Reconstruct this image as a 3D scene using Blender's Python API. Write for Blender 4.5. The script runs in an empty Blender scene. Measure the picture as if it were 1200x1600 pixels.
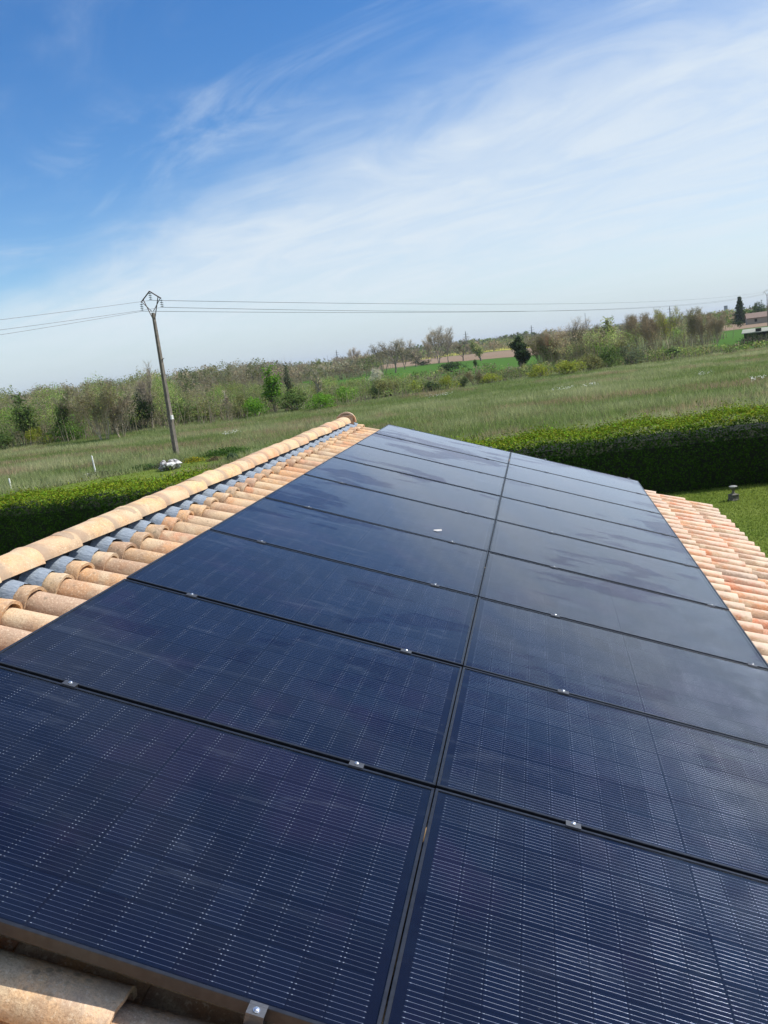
import bpy, math, random
import numpy as np
from mathutils import Vector, Matrix
R = math.radians
S = bpy.context.scene
HAZE = 1.0e-4
COL = S.collection

# ------------------------------------------------------------------ camera
CAM = Vector((2.1948, -1.595, 5.2)); YAW, PITCH, ROLL, F = .1998, .1814, -.1223, 1310.8
fw = Vector((-math.sin(YAW)*math.cos(PITCH), math.cos(YAW)*math.cos(PITCH), -math.sin(PITCH)))
rt0 = fw.cross(Vector((0, 0, 1))).normalized(); up0 = rt0.cross(fw)
rt = math.cos(ROLL)*rt0 + math.sin(ROLL)*up0; up = -math.sin(ROLL)*rt0 + math.cos(ROLL)*up0
cd = bpy.data.cameras.new('camera'); cam = bpy.data.objects.new('camera', cd); COL.objects.link(cam)
cam.matrix_world = Matrix(((rt.x, up.x, -fw.x, CAM.x), (rt.y, up.y, -fw.y, CAM.y), (rt.z, up.z, -fw.z, CAM.z), (0, 0, 0, 1)))
cd.sensor_fit = 'VERTICAL'; cd.sensor_height = 24; cd.sensor_width = 18; cd.lens = F/1600*24
cd.clip_start = .05; cd.clip_end = 20000
S.camera = cam
S.render.resolution_x = 768; S.render.resolution_y = 1024

# ------------------------------------------------------------------ light
SUN_AZ, SUN_EL = R(19), R(50)            # azimuth from +X towards +Y
sd = Vector((math.cos(SUN_EL)*math.cos(SUN_AZ), math.cos(SUN_EL)*math.sin(SUN_AZ), math.sin(SUN_EL)))
sl = bpy.data.lights.new('sun', 'SUN'); sl.energy = 4.2; sl.angle = R(.53); sl.color = (1, .955, .88)
so = bpy.data.objects.new('sun', sl); COL.objects.link(so)
so.rotation_euler = sd.to_track_quat('Z', 'Y').to_euler()

w = bpy.data.worlds.new('World'); S.world = w; w.use_nodes = True
def world():
    nt = w.node_tree; N = nt.nodes; L = nt.links; N.clear()
    out = N.new('ShaderNodeOutputWorld'); bg = N.new('ShaderNodeBackground'); bg.inputs[1].default_value = .1
    L.new(bg.outputs[0], out.inputs[0])
    sky = N.new('ShaderNodeTexSky'); sky.sky_type = 'NISHITA'; sky.sun_disc = False
    sky.sun_elevation = SUN_EL; sky.sun_rotation = R(90)-SUN_AZ
    sky.altitude = 100; sky.air_density = 1.0; sky.dust_density = .35; sky.ozone_density = 2.2
    tc = N.new('ShaderNodeTexCoord'); sep = N.new('ShaderNodeSeparateXYZ'); L.new(tc.outputs['Generated'], sep.inputs[0])
    def M(op, a, b=None, c=None, clamp=False):
        n = N.new('ShaderNodeMath'); n.operation = op; n.use_clamp = clamp
        for i, v in enumerate((a, b, c)):
            if v is None: continue
            if isinstance(v, (int, float)): n.inputs[i].default_value = v
            else: L.new(v, n.inputs[i])
        return n.outputs[0]
    def SM(v, lo, hi, a=0., b=1.):
        n = N.new('ShaderNodeMapRange'); n.interpolation_type = 'SMOOTHSTEP'
        L.new(v, n.inputs[0]); n.inputs[1].default_value = lo; n.inputs[2].default_value = hi
        n.inputs[3].default_value = a; n.inputs[4].default_value = b
        return n.outputs[0]
    zc = M('MAXIMUM', sep.outputs[2], 0.0)
    den = M('ADD', zc, .12)
    qx = M('DIVIDE', sep.outputs[0], den); qy = M('DIVIDE', sep.outputs[1], den)
    # along-band coordinate and across-band coordinate of the cirrus sheet
    al = M('SUBTRACT', M('MULTIPLY', qx, .857), M('MULTIPLY', qy, .515))
    ac = M('ADD', M('MULTIPLY', qx, .515), M('MULTIPLY', qy, .857))
    def noise(sx, sy, scale, det, rough, off, dist=0.):
        cx = N.new('ShaderNodeCombineXYZ'); L.new(M('MULTIPLY', al, sx), cx.inputs[0]); L.new(M('MULTIPLY', ac, sy), cx.inputs[1]); cx.inputs[2].default_value = off
        n = N.new('ShaderNodeTexNoise'); n.inputs['Scale'].default_value = scale; n.inputs['Detail'].default_value = det
        n.inputs['Roughness'].default_value = rough; n.inputs['Distortion'].default_value = dist
        L.new(cx.outputs[0], n.inputs['Vector']); return n.outputs[0]
    n1 = noise(.55, 1.0, 1.3, 6, .55, 1.7, .4); n2 = noise(.62, 1.15, 2.2, 9, .62, 5.1, 1.1); n3 = noise(.6, 1., .55, 3, .5, 9.3)
    # main sheet begins beyond the line ac = 2.02 (world-fixed) and is ragged
    d = M('ADD', M('SUBTRACT', ac, 2.02), M('MULTIPLY', M('SUBTRACT', n1, .5), 1.1))
    d = M('ADD', d, M('MULTIPLY', M('SUBTRACT', n2, .5), .45))
    sheet = SM(d, -.38, .55)
    dens = M('ADD', .64, M('MULTIPLY', SM(n2, .3, .68), .24))
    dens = M('MULTIPLY', dens, SM(n3, .25, .62, .80, 1.))
    # unseen second cirrus sheet behind the clear lane, added for neutral light in shadows
    sheet = M('MAXIMUM', sheet, M('MULTIPLY', SM(M('ADD', M('MULTIPLY', ac, -1.), M('MULTIPLY', M('SUBTRACT', n1, .5), 1.1)), .1, .8), .85))
    wisps = M('MULTIPLY', SM(n2, .40, .78), SM(n1, .36, .66, 0, .42))
    cm = M('MAXIMUM', M('MULTIPLY', sheet, dens), wisps)
    # very low sky: haze bank instead of single clouds
    cm = M('MULTIPLY', cm, SM(zc, .0, .09, .30, 1.))
    hs = N.new('ShaderNodeHueSaturation'); hs.inputs['Hue'].default_value = .507; hs.inputs['Saturation'].default_value = 1.36; hs.inputs['Value'].default_value = 1.06
    L.new(sky.outputs[0], hs.inputs['Color'])
    hz = N.new('ShaderNodeMix'); hz.data_type = 'RGBA'; L.new(SM(zc, .0, .13, .75, .0), hz.inputs[0])
    L.new(hs.outputs[0], hz.inputs[6]); hz.inputs[7].default_value = (3.7, 4.7, 5.6, 1)
    mx = N.new('ShaderNodeMix'); mx.data_type = 'RGBA'; L.new(cm, mx.inputs[0]); L.new(hz.outputs[2], mx.inputs[6])
    mx.inputs[7].default_value = (5.7, 6.3, 6.8, 1)
    L.new(mx.outputs[2], bg.inputs[0])
world()
vs = S.view_settings; vs.view_transform = 'Standard'; vs.look = 'None'; vs.gamma = 1; vs.exposure = .45; vs.use_curve_mapping = False
S.render.engine = 'CYCLES'
S.cycles.max_bounces = 8; S.cycles.transparent_max_bounces = 16

# ------------------------------------------------------------------ helpers
def tag(o, label=None, cat=None, group=None, kind=None):
    if label: o['label'] = label
    if cat: o['category'] = cat
    if group: o['group'] = group
    if kind: o['kind'] = kind
    return o
WM = {}                                   # world matrix of each parent
def link(o, parent=None, mw=None):
    COL.objects.link(o)
    mw = mw if mw is not None else Matrix.Identity(4)
    WM[o.name] = mw
    if parent is not None:
        o.parent = parent; o.matrix_basis = WM[parent.name].inverted() @ mw
    else:
        o.matrix_basis = mw
    return o
def T(x, y, z): return Matrix.Translation((x, y, z))
def empty(name, mw):
    o = bpy.data.objects.new(name, None); o.empty_display_size = .2
    return link(o, None, mw)
def mesh_np(name, v, faces, mats=(), smooth=False, colors=None, nper=None):
    """faces: ndarray (n,k) or list of tuples"""
    me = bpy.data.meshes.new(name)
    if isinstance(faces, np.ndarray):
        n, k = faces.shape
        me.vertices.add(len(v)); me.vertices.foreach_set('co', np.asarray(v, np.float32).ravel())
        me.loops.add(n*k); me.loops.foreach_set('vertex_index', faces.astype(np.int32).ravel())
        me.polygons.add(n); me.polygons.foreach_set('loop_start', np.arange(0, n*k, k, dtype=np.int32))
        me.polygons.foreach_set('loop_total', np.full(n, k, np.int32))
        me.update(calc_edges=True)
    else:
        me.from_pydata([tuple(a) for a in v], [], faces); me.update()
    if colors is not None:
        a = me.color_attributes.new('tint', 'FLOAT_COLOR', 'POINT')
        c = np.ones((len(v), 4), np.float32); c[:, :3] = colors
        a.data.foreach_set('color', c.ravel())
    for m in mats: me.materials.append(m)
    if smooth: me.polygons.foreach_set('use_smooth', np.ones(len(me.polygons), bool))
    return me
def obj(name, me, parent=None, mw=None): return link(bpy.data.objects.new(name, me), parent, mw)
class MB:
    def __init__(s): s.v = []; s.f = []; s.m = []
    def add(s, vs_, fs, mi=0):
        b = len(s.v); s.v += [tuple(a) for a in vs_]; s.f += [tuple(b+i for i in f) for f in fs]; s.m += [mi]*len(fs)
    def box(s, x0, x1, y0, y1, z0, z1, mi=0, M_=None):
        p = [Vector(c) for c in ((x0,y0,z0),(x1,y0,z0),(x1,y1,z0),(x0,y1,z0),(x0,y0,z1),(x1,y0,z1),(x1,y1,z1),(x0,y1,z1))]
        if M_ is not None: p = [M_ @ a for a in p]
        s.add(p, [(3,2,1,0),(4,5,6,7),(0,1,5,4),(1,2,6,5),(2,3,7,6),(3,0,4,7)], mi)
    def tube(s, a, b, ra, rb, n=8, cap=True, mi=0, ph=0.):
        a = Vector(a); b = Vector(b); d = (b-a).normalized()
        x = d.orthogonal().normalized(); y = d.cross(x)
        c = [(math.cos(2*math.pi*i/n+ph), math.sin(2*math.pi*i/n+ph)) for i in range(n)]
        vs_ = [a+ra*(x*p+y*q) for p, q in c]+[b+rb*(x*p+y*q) for p, q in c]
        fs = [(i, (i+1) % n, n+(i+1) % n, n+i) for i in range(n)]
        if cap: fs += [tuple(range(n-1, -1, -1)), tuple(range(n, 2*n))]
        s.add(vs_, fs, mi)
    def lathe(s, prof, n=12, o=(0, 0, 0), mi=0):
        vs_ = []; fs = []
        for r, z in prof:
            for i in range(n): vs_.append((o[0]+r*math.cos(2*math.pi*i/n), o[1]+r*math.sin(2*math.pi*i/n), o[2]+z))
        for k in range(len(prof)-1):
            for i in range(n): fs.append((k*n+i, k*n+(i+1) % n, (k+1)*n+(i+1) % n, (k+1)*n+i))
        fs.append(tuple(range(n-1, -1, -1))); fs.append(tuple(range((len(prof)-1)*n, len(prof)*n)))
        s.add(vs_, fs, mi)
    def me(s, name, mats, smooth=False, sharp=None):
        me = bpy.data.meshes.new(name); me.from_pydata(s.v, [], s.f)
        for m in (mats if isinstance(mats, (list, tuple)) else [mats]): me.materials.append(m)
        me.polygons.foreach_set('material_index', s.m)
        if smooth or sharp:
            me.polygons.foreach_set('use_smooth', np.ones(len(me.polygons), bool))
            if sharp: me.set_sharp_from_angle(angle=R(sharp))
        me.update(); return me
    def obj(s, name, mats, parent=None, mw=None, **k): return obj(name, s.me(name, mats, **k), parent, mw)

# ------------------------------------------------------------------ materials
class NT:
    def __init__(s, name):
        s.m = bpy.data.materials.new(name); s.m.use_nodes = True; s.N = s.m.node_tree.nodes; s.L = s.m.node_tree.links
        s.N.clear(); s.out = s.N.new('ShaderNodeOutputMaterial')
    def n(s, t, **k):
        nd = s.N.new(t)
        for a, b in k.items(): setattr(nd, a, b)
        return nd
    def set(s, sock, v):
        if v is None: return
        if hasattr(v, 'links') or isinstance(v, bpy.types.NodeSocket): s.L.new(v, sock)
        elif isinstance(v, tuple) and len(v) == 3 and sock.type == 'RGBA': sock.default_value = (*v, 1)
        else: sock.default_value = v
    def math(s, op, a, b=None, c=None, clamp=False):
        nd = s.n('ShaderNodeMath', operation=op); nd.use_clamp = clamp
        for i, v in enumerate((a, b, c)): s.set(nd.inputs[i], v)
        return nd.outputs[0]
    def ss(s, v, lo, hi, a=0., b=1., kind='SMOOTHSTEP'):
        nd = s.n('ShaderNodeMapRange', interpolation_type=kind)
        for i, q in enumerate((v, lo, hi, a, b)): s.set(nd.inputs[i], q)
        return nd.outputs[0]
    def mix(s, f, a, b, blend='MIX'):
        nd = s.n('ShaderNodeMix', data_type='RGBA', blend_type=blend)
        s.set(nd.inputs[0], f); s.set(nd.inputs[6], a); s.set(nd.inputs[7], b); return nd.outputs[2]
    def coord(s, kind='Object', scale=None, loc=None, rot=None):
        tc = s.n('ShaderNodeTexCoord')
        if kind == 'World':
            g = s.n('ShaderNodeNewGeometry'); o = g.outputs['Position']
        else: o = tc.outputs[kind]
        if scale is not None or loc is not None or rot is not None:
            mp = s.n('ShaderNodeMapping'); s.L.new(o, mp.inputs[0])
            if loc is not None: s.set(mp.inputs[1], loc)
            if rot is not None: mp.inputs[2].default_value = rot
            if scale is not None: mp.inputs[3].default_value = scale
            o = mp.outputs[0]
        return o
    def noise(s, vec, scale, det=4, rough=.5, dist=0., w=None):
        nd = s.n('ShaderNodeTexNoise'); s.set(nd.inputs['Vector'], vec)
        nd.inputs['Scale'].default_value = scale; nd.inputs['Detail'].default_value = det
        nd.inputs['Roughness'].default_value = rough; nd.inputs['Distortion'].default_value = dist
        if w is not None: nd.noise_dimensions = '4D'; s.set(nd.inputs['W'], w)
        return nd.outputs[0]
    def ramp(s, v, stops):
        nd = s.n('ShaderNodeValToRGB'); s.set(nd.inputs[0], v); e = nd.color_ramp.elements
        while len(e) < len(stops): e.new(.5)
        for a, (p, c) in zip(e, stops): a.position = p; a.color = (*c, 1)
        return nd.outputs[0]
    def bump(s, h, strength, dist=.01, nrm=None):
        nd = s.n('ShaderNodeBump'); nd.inputs['Strength'].default_value = strength; nd.inputs['Distance'].default_value = dist
        s.L.new(h, nd.inputs['Height'])
        if nrm: s.L.new(nrm, nd.inputs['Normal'])
        return nd.outputs[0]
    def pbsdf(s, col, rough=.7, metal=0., normal=None, spec=.5):
        nd = s.n('ShaderNodeBsdfPrincipled'); s.set(nd.inputs['Base Color'], col); s.set(nd.inputs['Roughness'], rough)
        s.set(nd.inputs['Metallic'], metal); s.set(nd.inputs['Specular IOR Level'], spec)
        if normal is not None: s.L.new(normal, nd.inputs['Normal'])
        return nd.outputs[0]
    def done(s, sh): s.L.new(sh, s.out.inputs[0]); return s.m

def simple(name, col, rough=.7, metal=0., var=.15, scale=8, bump=.2, spec=.5):
    t = NT(name); c = t.coord('Object')
    n = t.noise(c, scale, 5, .6); dark = tuple(a*(1-var) for a in col); lite = tuple(min(1, a*(1+var)) for a in col)
    return t.done(t.pbsdf(t.mix(t.ss(n, .3, .7), dark, lite), rough, metal, t.bump(t.noise(c, scale*4, 4, .6), bump, .01), spec))

def tile_mat(name, cap=False):
    t = NT(name); c = t.coord('Object'); oi = t.n('ShaderNodeObjectInfo'); rnd = oi.outputs['Random']
    base = t.ramp(rnd, [(0, (.60, .37, .19)), (.17, (.68, .45, .24)), (.3, (.63, .34, .18)), (.42, (.52, .33, .20)), (.55, (.72, .50, .27)),
                        (.68, (.62, .30, .17)), (.8, (.47, .36, .27)), (.9, (.66, .40, .21)), (1, (.73, .55, .34))])
    tint = t.mix(1.0, base, oi.outputs['Color'], 'MULTIPLY')
    w1 = t.math('MULTIPLY', rnd, 37.)
    cloud = t.noise(c, 9, 5, .6, 0., w1)
    col = t.mix(t.ss(cloud, .38, .62, 0, .75), tint, (.40, .29, .20))
    mid = t.noise(c, 34, 4, .65, .4, w1)
    col = t.mix(t.ss(mid, .50, .66, 0, .5), col, (.36, .22, .13))
    blot = t.noise(c, 4.5, 2, .5, .3, w1)
    col = t.mix(t.ss(blot, .52, .62, 0, .55), col, (.70, .56, .36))
    # grain and pores
    gr = t.noise(c, 130, 4, .75)
    col = t.mix(t.ss(gr, .46, .66, 0, .55), col, (.30, .17, .10))
    gl = t.noise(c, 110, 3, .6, 0., w1)
    col = t.mix(t.ss(gl, .52, .68, 0, .6), col, (.78, .62, .42))
    # sunlight on each barrel's crown painted in as cream, most on the right
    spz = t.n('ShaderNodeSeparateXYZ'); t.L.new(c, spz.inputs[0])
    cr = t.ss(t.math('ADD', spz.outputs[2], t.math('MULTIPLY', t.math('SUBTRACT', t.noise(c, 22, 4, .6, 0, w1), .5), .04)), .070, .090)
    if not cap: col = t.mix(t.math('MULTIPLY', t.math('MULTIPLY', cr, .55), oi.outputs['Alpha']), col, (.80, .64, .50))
    # lichen spots, dark
    vor = t.n('ShaderNodeTexVoronoi', feature='F1'); t.L.new(c, vor.inputs['Vector']); vor.inputs['Scale'].default_value = 26
    lich = t.math('MULTIPLY', t.ss(vor.outputs['Distance'], .33, .2), t.ss(t.noise(c, 5, 2, .5, 0, w1), .56, .66))
    col = t.mix(t.math('MULTIPLY', lich, .55), col, (.20, .16, .11))
    if cap:
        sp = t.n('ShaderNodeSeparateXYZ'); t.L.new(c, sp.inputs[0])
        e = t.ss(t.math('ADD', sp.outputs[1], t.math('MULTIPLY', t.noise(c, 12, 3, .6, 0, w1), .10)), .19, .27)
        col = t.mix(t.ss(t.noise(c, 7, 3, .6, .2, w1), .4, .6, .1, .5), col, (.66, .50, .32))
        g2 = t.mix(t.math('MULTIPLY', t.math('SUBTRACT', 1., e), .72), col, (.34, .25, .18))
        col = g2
    h = t.math('ADD', t.math('MULTIPLY', gr, .5), t.noise(c, 40, 4, .6))
    return t.done(t.pbsdf(col, .88, 0, t.bump(h, .6, .006), .25))

def leaf_mat(name, trans=.35, rough=.6, var=.35, spec=.15):
    """colour = per-thing tint * per-clump tint, with random variation from leaf to leaf"""
    t = NT(name); oi = t.n('ShaderNodeObjectInfo'); at = t.n('ShaderNodeAttribute', attribute_name='tint')
    col = t.mix(1.0, oi.outputs['Color'], at.outputs['Color'], 'MULTIPLY')
    g = t.n('ShaderNodeNewGeometry')
    v = t.ss(g.outputs['Random Per Island'], 0, 1, 1-var, 1+var, 'LINEAR')
    col = t.mix(1.0, col, t.mix(v, (0, 0, 0), (1, 1, 1)), 'MULTIPLY') if False else col
    hs = t.n('ShaderNodeHueSaturation'); t.L.new(col, hs.inputs['Color']); t.L.new(v, hs.inputs['Value'])
    col = hs.outputs[0]
    p = t.pbsdf(col, rough, 0, None, spec)
    tr = t.n('ShaderNodeBsdfTranslucent'); t.L.new(col, tr.inputs[0])
    mx = t.n('ShaderNodeMixShader'); mx.inputs[0].default_value = trans; t.L.new(p, mx.inputs[1]); t.L.new(tr.outputs[0], mx.inputs[2])
    return t.done(mx.outputs[0])

def bark_mat(name, a, b):
    t = NT(name); c = t.coord('Object', (1, 1, .3)); n = t.noise(c, 6, 5, .65)
    return t.done(t.pbsdf(t.mix(t.ss(n, .3, .7), a, b), .9, 0, t.bump(n, .6, .03), .2))

def grass_ground(name, stops, scale=.25, stretch=(1, 1, 1), fine=30):
    t = NT(name); c = t.coord('World', stretch)
    n = t.noise(c, scale, 6, .62, .3); n2 = t.noise(t.coord('World'), fine*.1, 5, .7); n3 = t.noise(t.coord('World'), fine, 3, .7)
    v = t.math('ADD', t.math('MULTIPLY', n, .6), t.math('ADD', t.math('MULTIPLY', n2, .25), t.math('MULTIPLY', n3, .15)))
    return t.done(t.pbsdf(t.ramp(v, stops), .95, 0, t.bump(n3, .6, .05), .1))

# ------------------------------------------------------------------ ground and fields
GRASS = grass_ground('grass_far', [(.3, (.06, .085, .025)), (.5, (.10, .125, .04)), (.7, (.15, .15, .07))], .05)
MEADOW = grass_ground('meadow_soil', [(.32, (.045, .055, .018)), (.5, (.075, .08, .03)), (.68, (.12, .10, .05))], .12, (.6, 1, 1))
LAWN = grass_ground('lawn_green', [(.3, (.08, .13, .02)), (.5, (.13, .18, .03)), (.7, (.2, .23, .06))], .5)
CROP = grass_ground('young_crop', [(.3, (.045, .11, .01)), (.6, (.06, .14, .015)), (.75, (.09, .16, .03))], .03, (1, .3, 1))
PLOUGH = grass_ground('ploughed_soil', [(.3, (.20, .14, .09)), (.55, (.25, .18, .12)), (.75, (.30, .23, .16))], .03)
RAPE = grass_ground('rape_yellow', [(.3, (.30, .30, .04)), (.6, (.42, .40, .06)), (.75, (.5, .48, .1))], .02)
SCRUB = grass_ground('scrub_soil', [(.3, (.04, .055, .018)), (.5, (.08, .09, .03)), (.7, (.12, .12, .05))], .15)

def sheet(name, poly, z, mat, label, jag=0., seed=0):
    rnd = random.Random(seed); pts = []
    for i, (x, y) in enumerate(poly):
        x2, y2 = poly[(i+1) % len(poly)]; n = max(1, int(math.hypot(x2-x, y2-y)/6)) if jag else 1
        n = min(n, 30)
        for k in range(n):
            f = k/n; pts.append((x+(x2-x)*f+(rnd.uniform(-jag, jag) if k else 0), y+(y2-y)*f+(rnd.uniform(-jag, jag) if k else 0), z))
    me = mesh_np(name, pts, [tuple(range(len(pts)))], [mat])
    if me.polygons[0].normal.z < 0: me.flip_normals()
    return tag(obj(name, me), label, None, None, 'structure')
gv = []; gf = []
rings = [0, 60, 150, 400, 1200, 3500, 9000]; na = 24
gv.append((0, 0, -.02))
for r_ in rings[1:]:
    for i in range(na): gv.append((r_*math.cos(2*math.pi*i/na), r_*math.sin(2*math.pi*i/na), -.02))
for i in range(na): gf.append((0, 1+i, 1+(i+1) % na))
for k in range(len(rings)-2):
    for i in range(na): gf.append((1+k*na+i, 1+(k+1)*na+i, 1+(k+1)*na+(i+1) % na, 1+k*na+(i+1) % na))
tag(obj('ground', mesh_np('ground', gv, gf, [GRASS])), 'green countryside reaching to the horizon', None, None, 'structure')
MEAD_EDGE = [(-130, 35), (-90, 64), (-60.8, 85), (-45, 90), (-32.3, 96), (-16.9, 100.5), (1, 111.5), (15.1, 114.3), (33, 122.4), (60, 135), (110, 150)]
sheet('meadow', [(110, 26), (60, 26)]+[(14, 26.2), (7, 27), (-4, 26.5), (-15, 26), (-19, 30), (-21, 34), (-19, 44), (-17.5, 55), (-21, 51), (-22, 47), (-25, 44.5), (-27, 42), (-29, 39), (-40, 34), (-60, 24), (-130, -10)]+MEAD_EDGE, .0, MEADOW, 'rough hay meadow beyond the hedge', .5, 3)
sheet('lawn', [(-60, -25), (40, -25), (40, 26.5), (-4, 26.8), (-15, 26.4), (-18, 30), (-19, 36), (-18, 44), (-16.5, 56), (-21, 52), (-22, 47.5), (-25, 45), (-27, 42.5), (-29, 39.5), (-40, 34.4), (-60, 24.4)], .006, LAWN, 'mown green lawn round the house and left of the hedge', .25, 5)
sheet('crop_field', [(-28, 190), (1.4, 146), (12, 150), (12, 262), (1.1, 270), (-38.7, 345), (-80, 350), (-85, 300), (-48.6, 195)], .02, CROP, 'bright green crop field beyond the meadow', 1.2, 6)
sheet('crop_field', [(30.7, 147), (39, 149), (60, 152), (95, 280), (66, 296), (58, 287)], .02, CROP, 'bright green crop strip near the field shed', 1.0, 7)
sheet('grass_strip', [(27, 121), (32.9, 124), (70, 142), (80, 170), (43, 166), (38, 160)], .02, CROP, 'fresh green grass strip at the right end of the meadow', .8, 8)
sheet('ploughed_field', [(55, 300), (66, 303), (97, 293), (160, 310), (200, 500), (116, 540), (70, 430)], .03, PLOUGH, 'brown ploughed field in front of the farmhouse', 1.5, 9)
sheet('ploughed_field', [(-90, 400), (-39, 352), (1, 278), (12, 272), (30, 480), (0.4, 505), (-70, 620), (-130, 560)], .03, PLOUGH, 'pinkish brown ploughed field behind the bright green crop', 1.5, 10)
sheet('rape_field', [(-95, 600), (-48, 640), (2, 525), (60, 500), (90, 800), (-60, 1000), (-150, 900)], .04, RAPE, 'thin yellow rape field on the horizon', 2, 11)
sheet('stubble_field', [(-271, 641), (-160, 470), (-110, 450), (-150, 560), (-220, 760)], .03, PLOUGH, 'pale stubble patch in the far wood on the left', 2, 12)

# low blue hills on the horizon
HILL = simple('hill_wood', (.035, .05, .03), .95, 0, .3, .01, 0)
hv = []; hf = []; rnd = random.Random(4); n = 90
for i in range(n+1):
    a = R(-60+120*i/n); r_ = 4200
    h_ = 14+7*math.sin(a*5+1)+5*math.sin(a*17)+3*math.sin(a*41+2)+rnd.uniform(-2, 2)
    for rr_, hh in ((r_-500, -1), (r_, max(6, h_)), (r_+500, -1)): hv.append((rr_*math.sin(a), rr_*math.cos(a), hh))
for i in range(n):
    for k in range(2): hf.append((i*3+k, i*3+3+k, i*3+4+k, i*3+1+k))
tag(obj('hills', mesh_np('hills', hv, hf, [HILL], True)), 'low bluish hills along the horizon', None, None, 'structure')

# ------------------------------------------------------------------ roof frame of reference
AL = .3253; Z0 = 4.241
cs, sn = math.cos(AL), math.sin(AL)
def RM(s, t, h=0., yaw=0., roll=0., pitch=0.):
    m = Matrix(((cs, 0, sn, s*cs+h*sn), (0, 1, 0, t), (-sn, 0, cs, Z0-s*sn+h*cs), (0, 0, 0, 1)))
    return m @ Matrix.Rotation(yaw, 4, 'Z') @ Matrix.Rotation(pitch, 4, 'Y') @ Matrix.Rotation(roll, 4, 'X')
SR, SE = -.64, 4.69                        # ridge and eave positions down the slope
HB = -.212                                 # underside of the cover tiles
T0, T1 = -3.4, 10.62

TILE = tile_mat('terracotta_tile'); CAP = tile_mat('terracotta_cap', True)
PLASTER = simple('cream_plaster', (.55, .49, .38), .9, 0, .1, 3, .3)
DECK = simple('roof_underlay', (.10, .08, .07), .9)
MORTAR = simple('mortar', (.42, .36, .29), .95, 0, .2, 20, .4)
FLASH = None
t = NT('zinc_flashing'); c = t.coord('Object'); st = t.noise(t.coord('Object', (3, 60, 3)), 12, 4, .6)
FLASH = t.done(t.pbsdf(t.mix(t.ss(st, .3, .7), (.16, .20, .25), (.38, .44, .50)), .6, .1, t.bump(st, .8, .004), .5))
MEMB = simple('black_membrane', (.012, .012, .014), .8)
WOOD = bark_mat('door_wood', (.16, .08, .04), (.22, .12, .06))
SHUT = simple('shutter_paint', (.25, .33, .40), .6)
GLASSY = simple('window_glass', (.03, .04, .05), .08, 0, .1, 1, 0)

house = empty('house', T(1.9, 3.6, 0)); tag(house, 'single storey house under a terracotta tiled roof carrying the solar panels', 'house')
rx = SR*cs+HB*sn
RZ = Z0-SR*sn+HB*cs                        # ridge height of the deck
mb = MB()                                   # roof deck, two slopes with thickness
def slope(mb, sgn, s0, s1, t0, t1, h0, h1):
    ps = []
    for h in (h0, h1):
        for s, t_ in ((s0, t0), (s1, t0), (s1, t1), (s0, t1)):
            v = RM(s, t_, h).translation
            if sgn < 0: v = Vector((2*XR-v.x, v.y, v.z))
            ps.append(v)
    f = [(3,2,1,0),(4,5,6,7),(0,1,5,4),(1,2,6,5),(2,3,7,6),(3,0,4,7)]
    if sgn < 0: f = [tuple(reversed(q)) for q in f]
    mb.add(ps, f)
XR = RM(SR, 0, HB-.06).translation.x
slope(mb, 1, SR, SE-.06, T0+.1, T1-.12, HB-.12, HB-.062)
slope(mb, -1, SR+.003, SE-.06, T0+.1, T1-.12, HB-.12, HB-.062)
roof = mb.obj('roof', DECK, house)
def wallbox(x0, x1, y0, y1, z0, z1): 
    m_ = MB(); m_.box(x0, x1, y0, y1, z0, z1); m_.obj('wall', PLASTER, house)
XW = RM(SE, 0, 0).translation.x-.38; XL = 2*XR-XW; ZW = RM(SE-.4, 0, HB-.12).translation.z-.02
wallbox(XW-.22, XW, T0+.35, T1-.35, 0, ZW); wallbox(XL, XL+.22, T0+.35, T1-.35, 0, ZW)
for y0, y1 in ((T0+.352, T0+.56), (T1-.56, T1-.352)):
    m_ = MB(); x0, x1 = XL+.222, XW-.222; zt = ZW+(XR-XL-.222)*math.tan(AL)
    m_.add([(x0, y0, 0), (x1, y0, 0), (x1, y0, ZW), (XR, y0, zt), (x0, y0, ZW), (x0, y1, 0), (x1, y1, 0), (x1, y1, ZW), (XR, y1, zt), (x0, y1, ZW)],
           [(0,1,2,3,4), (9,8,7,6,5), (0,5,6,1), (1,6,7,2), (2,7,8,3), (3,8,9,4), (4,9,5,0)])
    m_.obj('wall', PLASTER, house)
def window(x, y, z, wy, hz, sx, door=False):
    m_ = MB(); fr = m_; o_ = sx*.03
    xa, xb = sorted((x, x+o_))
    for (a, b, c_, d) in ((y, y+.06, z, z+hz), (y+wy-.06, y+wy, z, z+hz), (y+.06, y+wy-.06, z+hz-.06, z+hz), (y+.06, y+wy-.06, z, z+.06), (y+wy/2-.03, y+wy/2+.03, z+.06, z+hz-.06)):
        m_.box(xa, xb, a, b, c_, d)
    f_ = m_.obj('door' if door else 'window', WOOD if door else SHUT, house)
    g_ = MB(); g_.box(*sorted((x+sx*.002, x+sx*.012)), y+.06, y+wy-.06, z+.06, z+hz-.06)
    g_.obj('pane', GLASSY if not door else WOOD, f_)
for y in (0., 3.4, 7.0): window(XW, y, 1.0, 1.2, 1.2, 1)
window(XW, 1.9, .02, .95, 2.1, 1, True)

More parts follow.
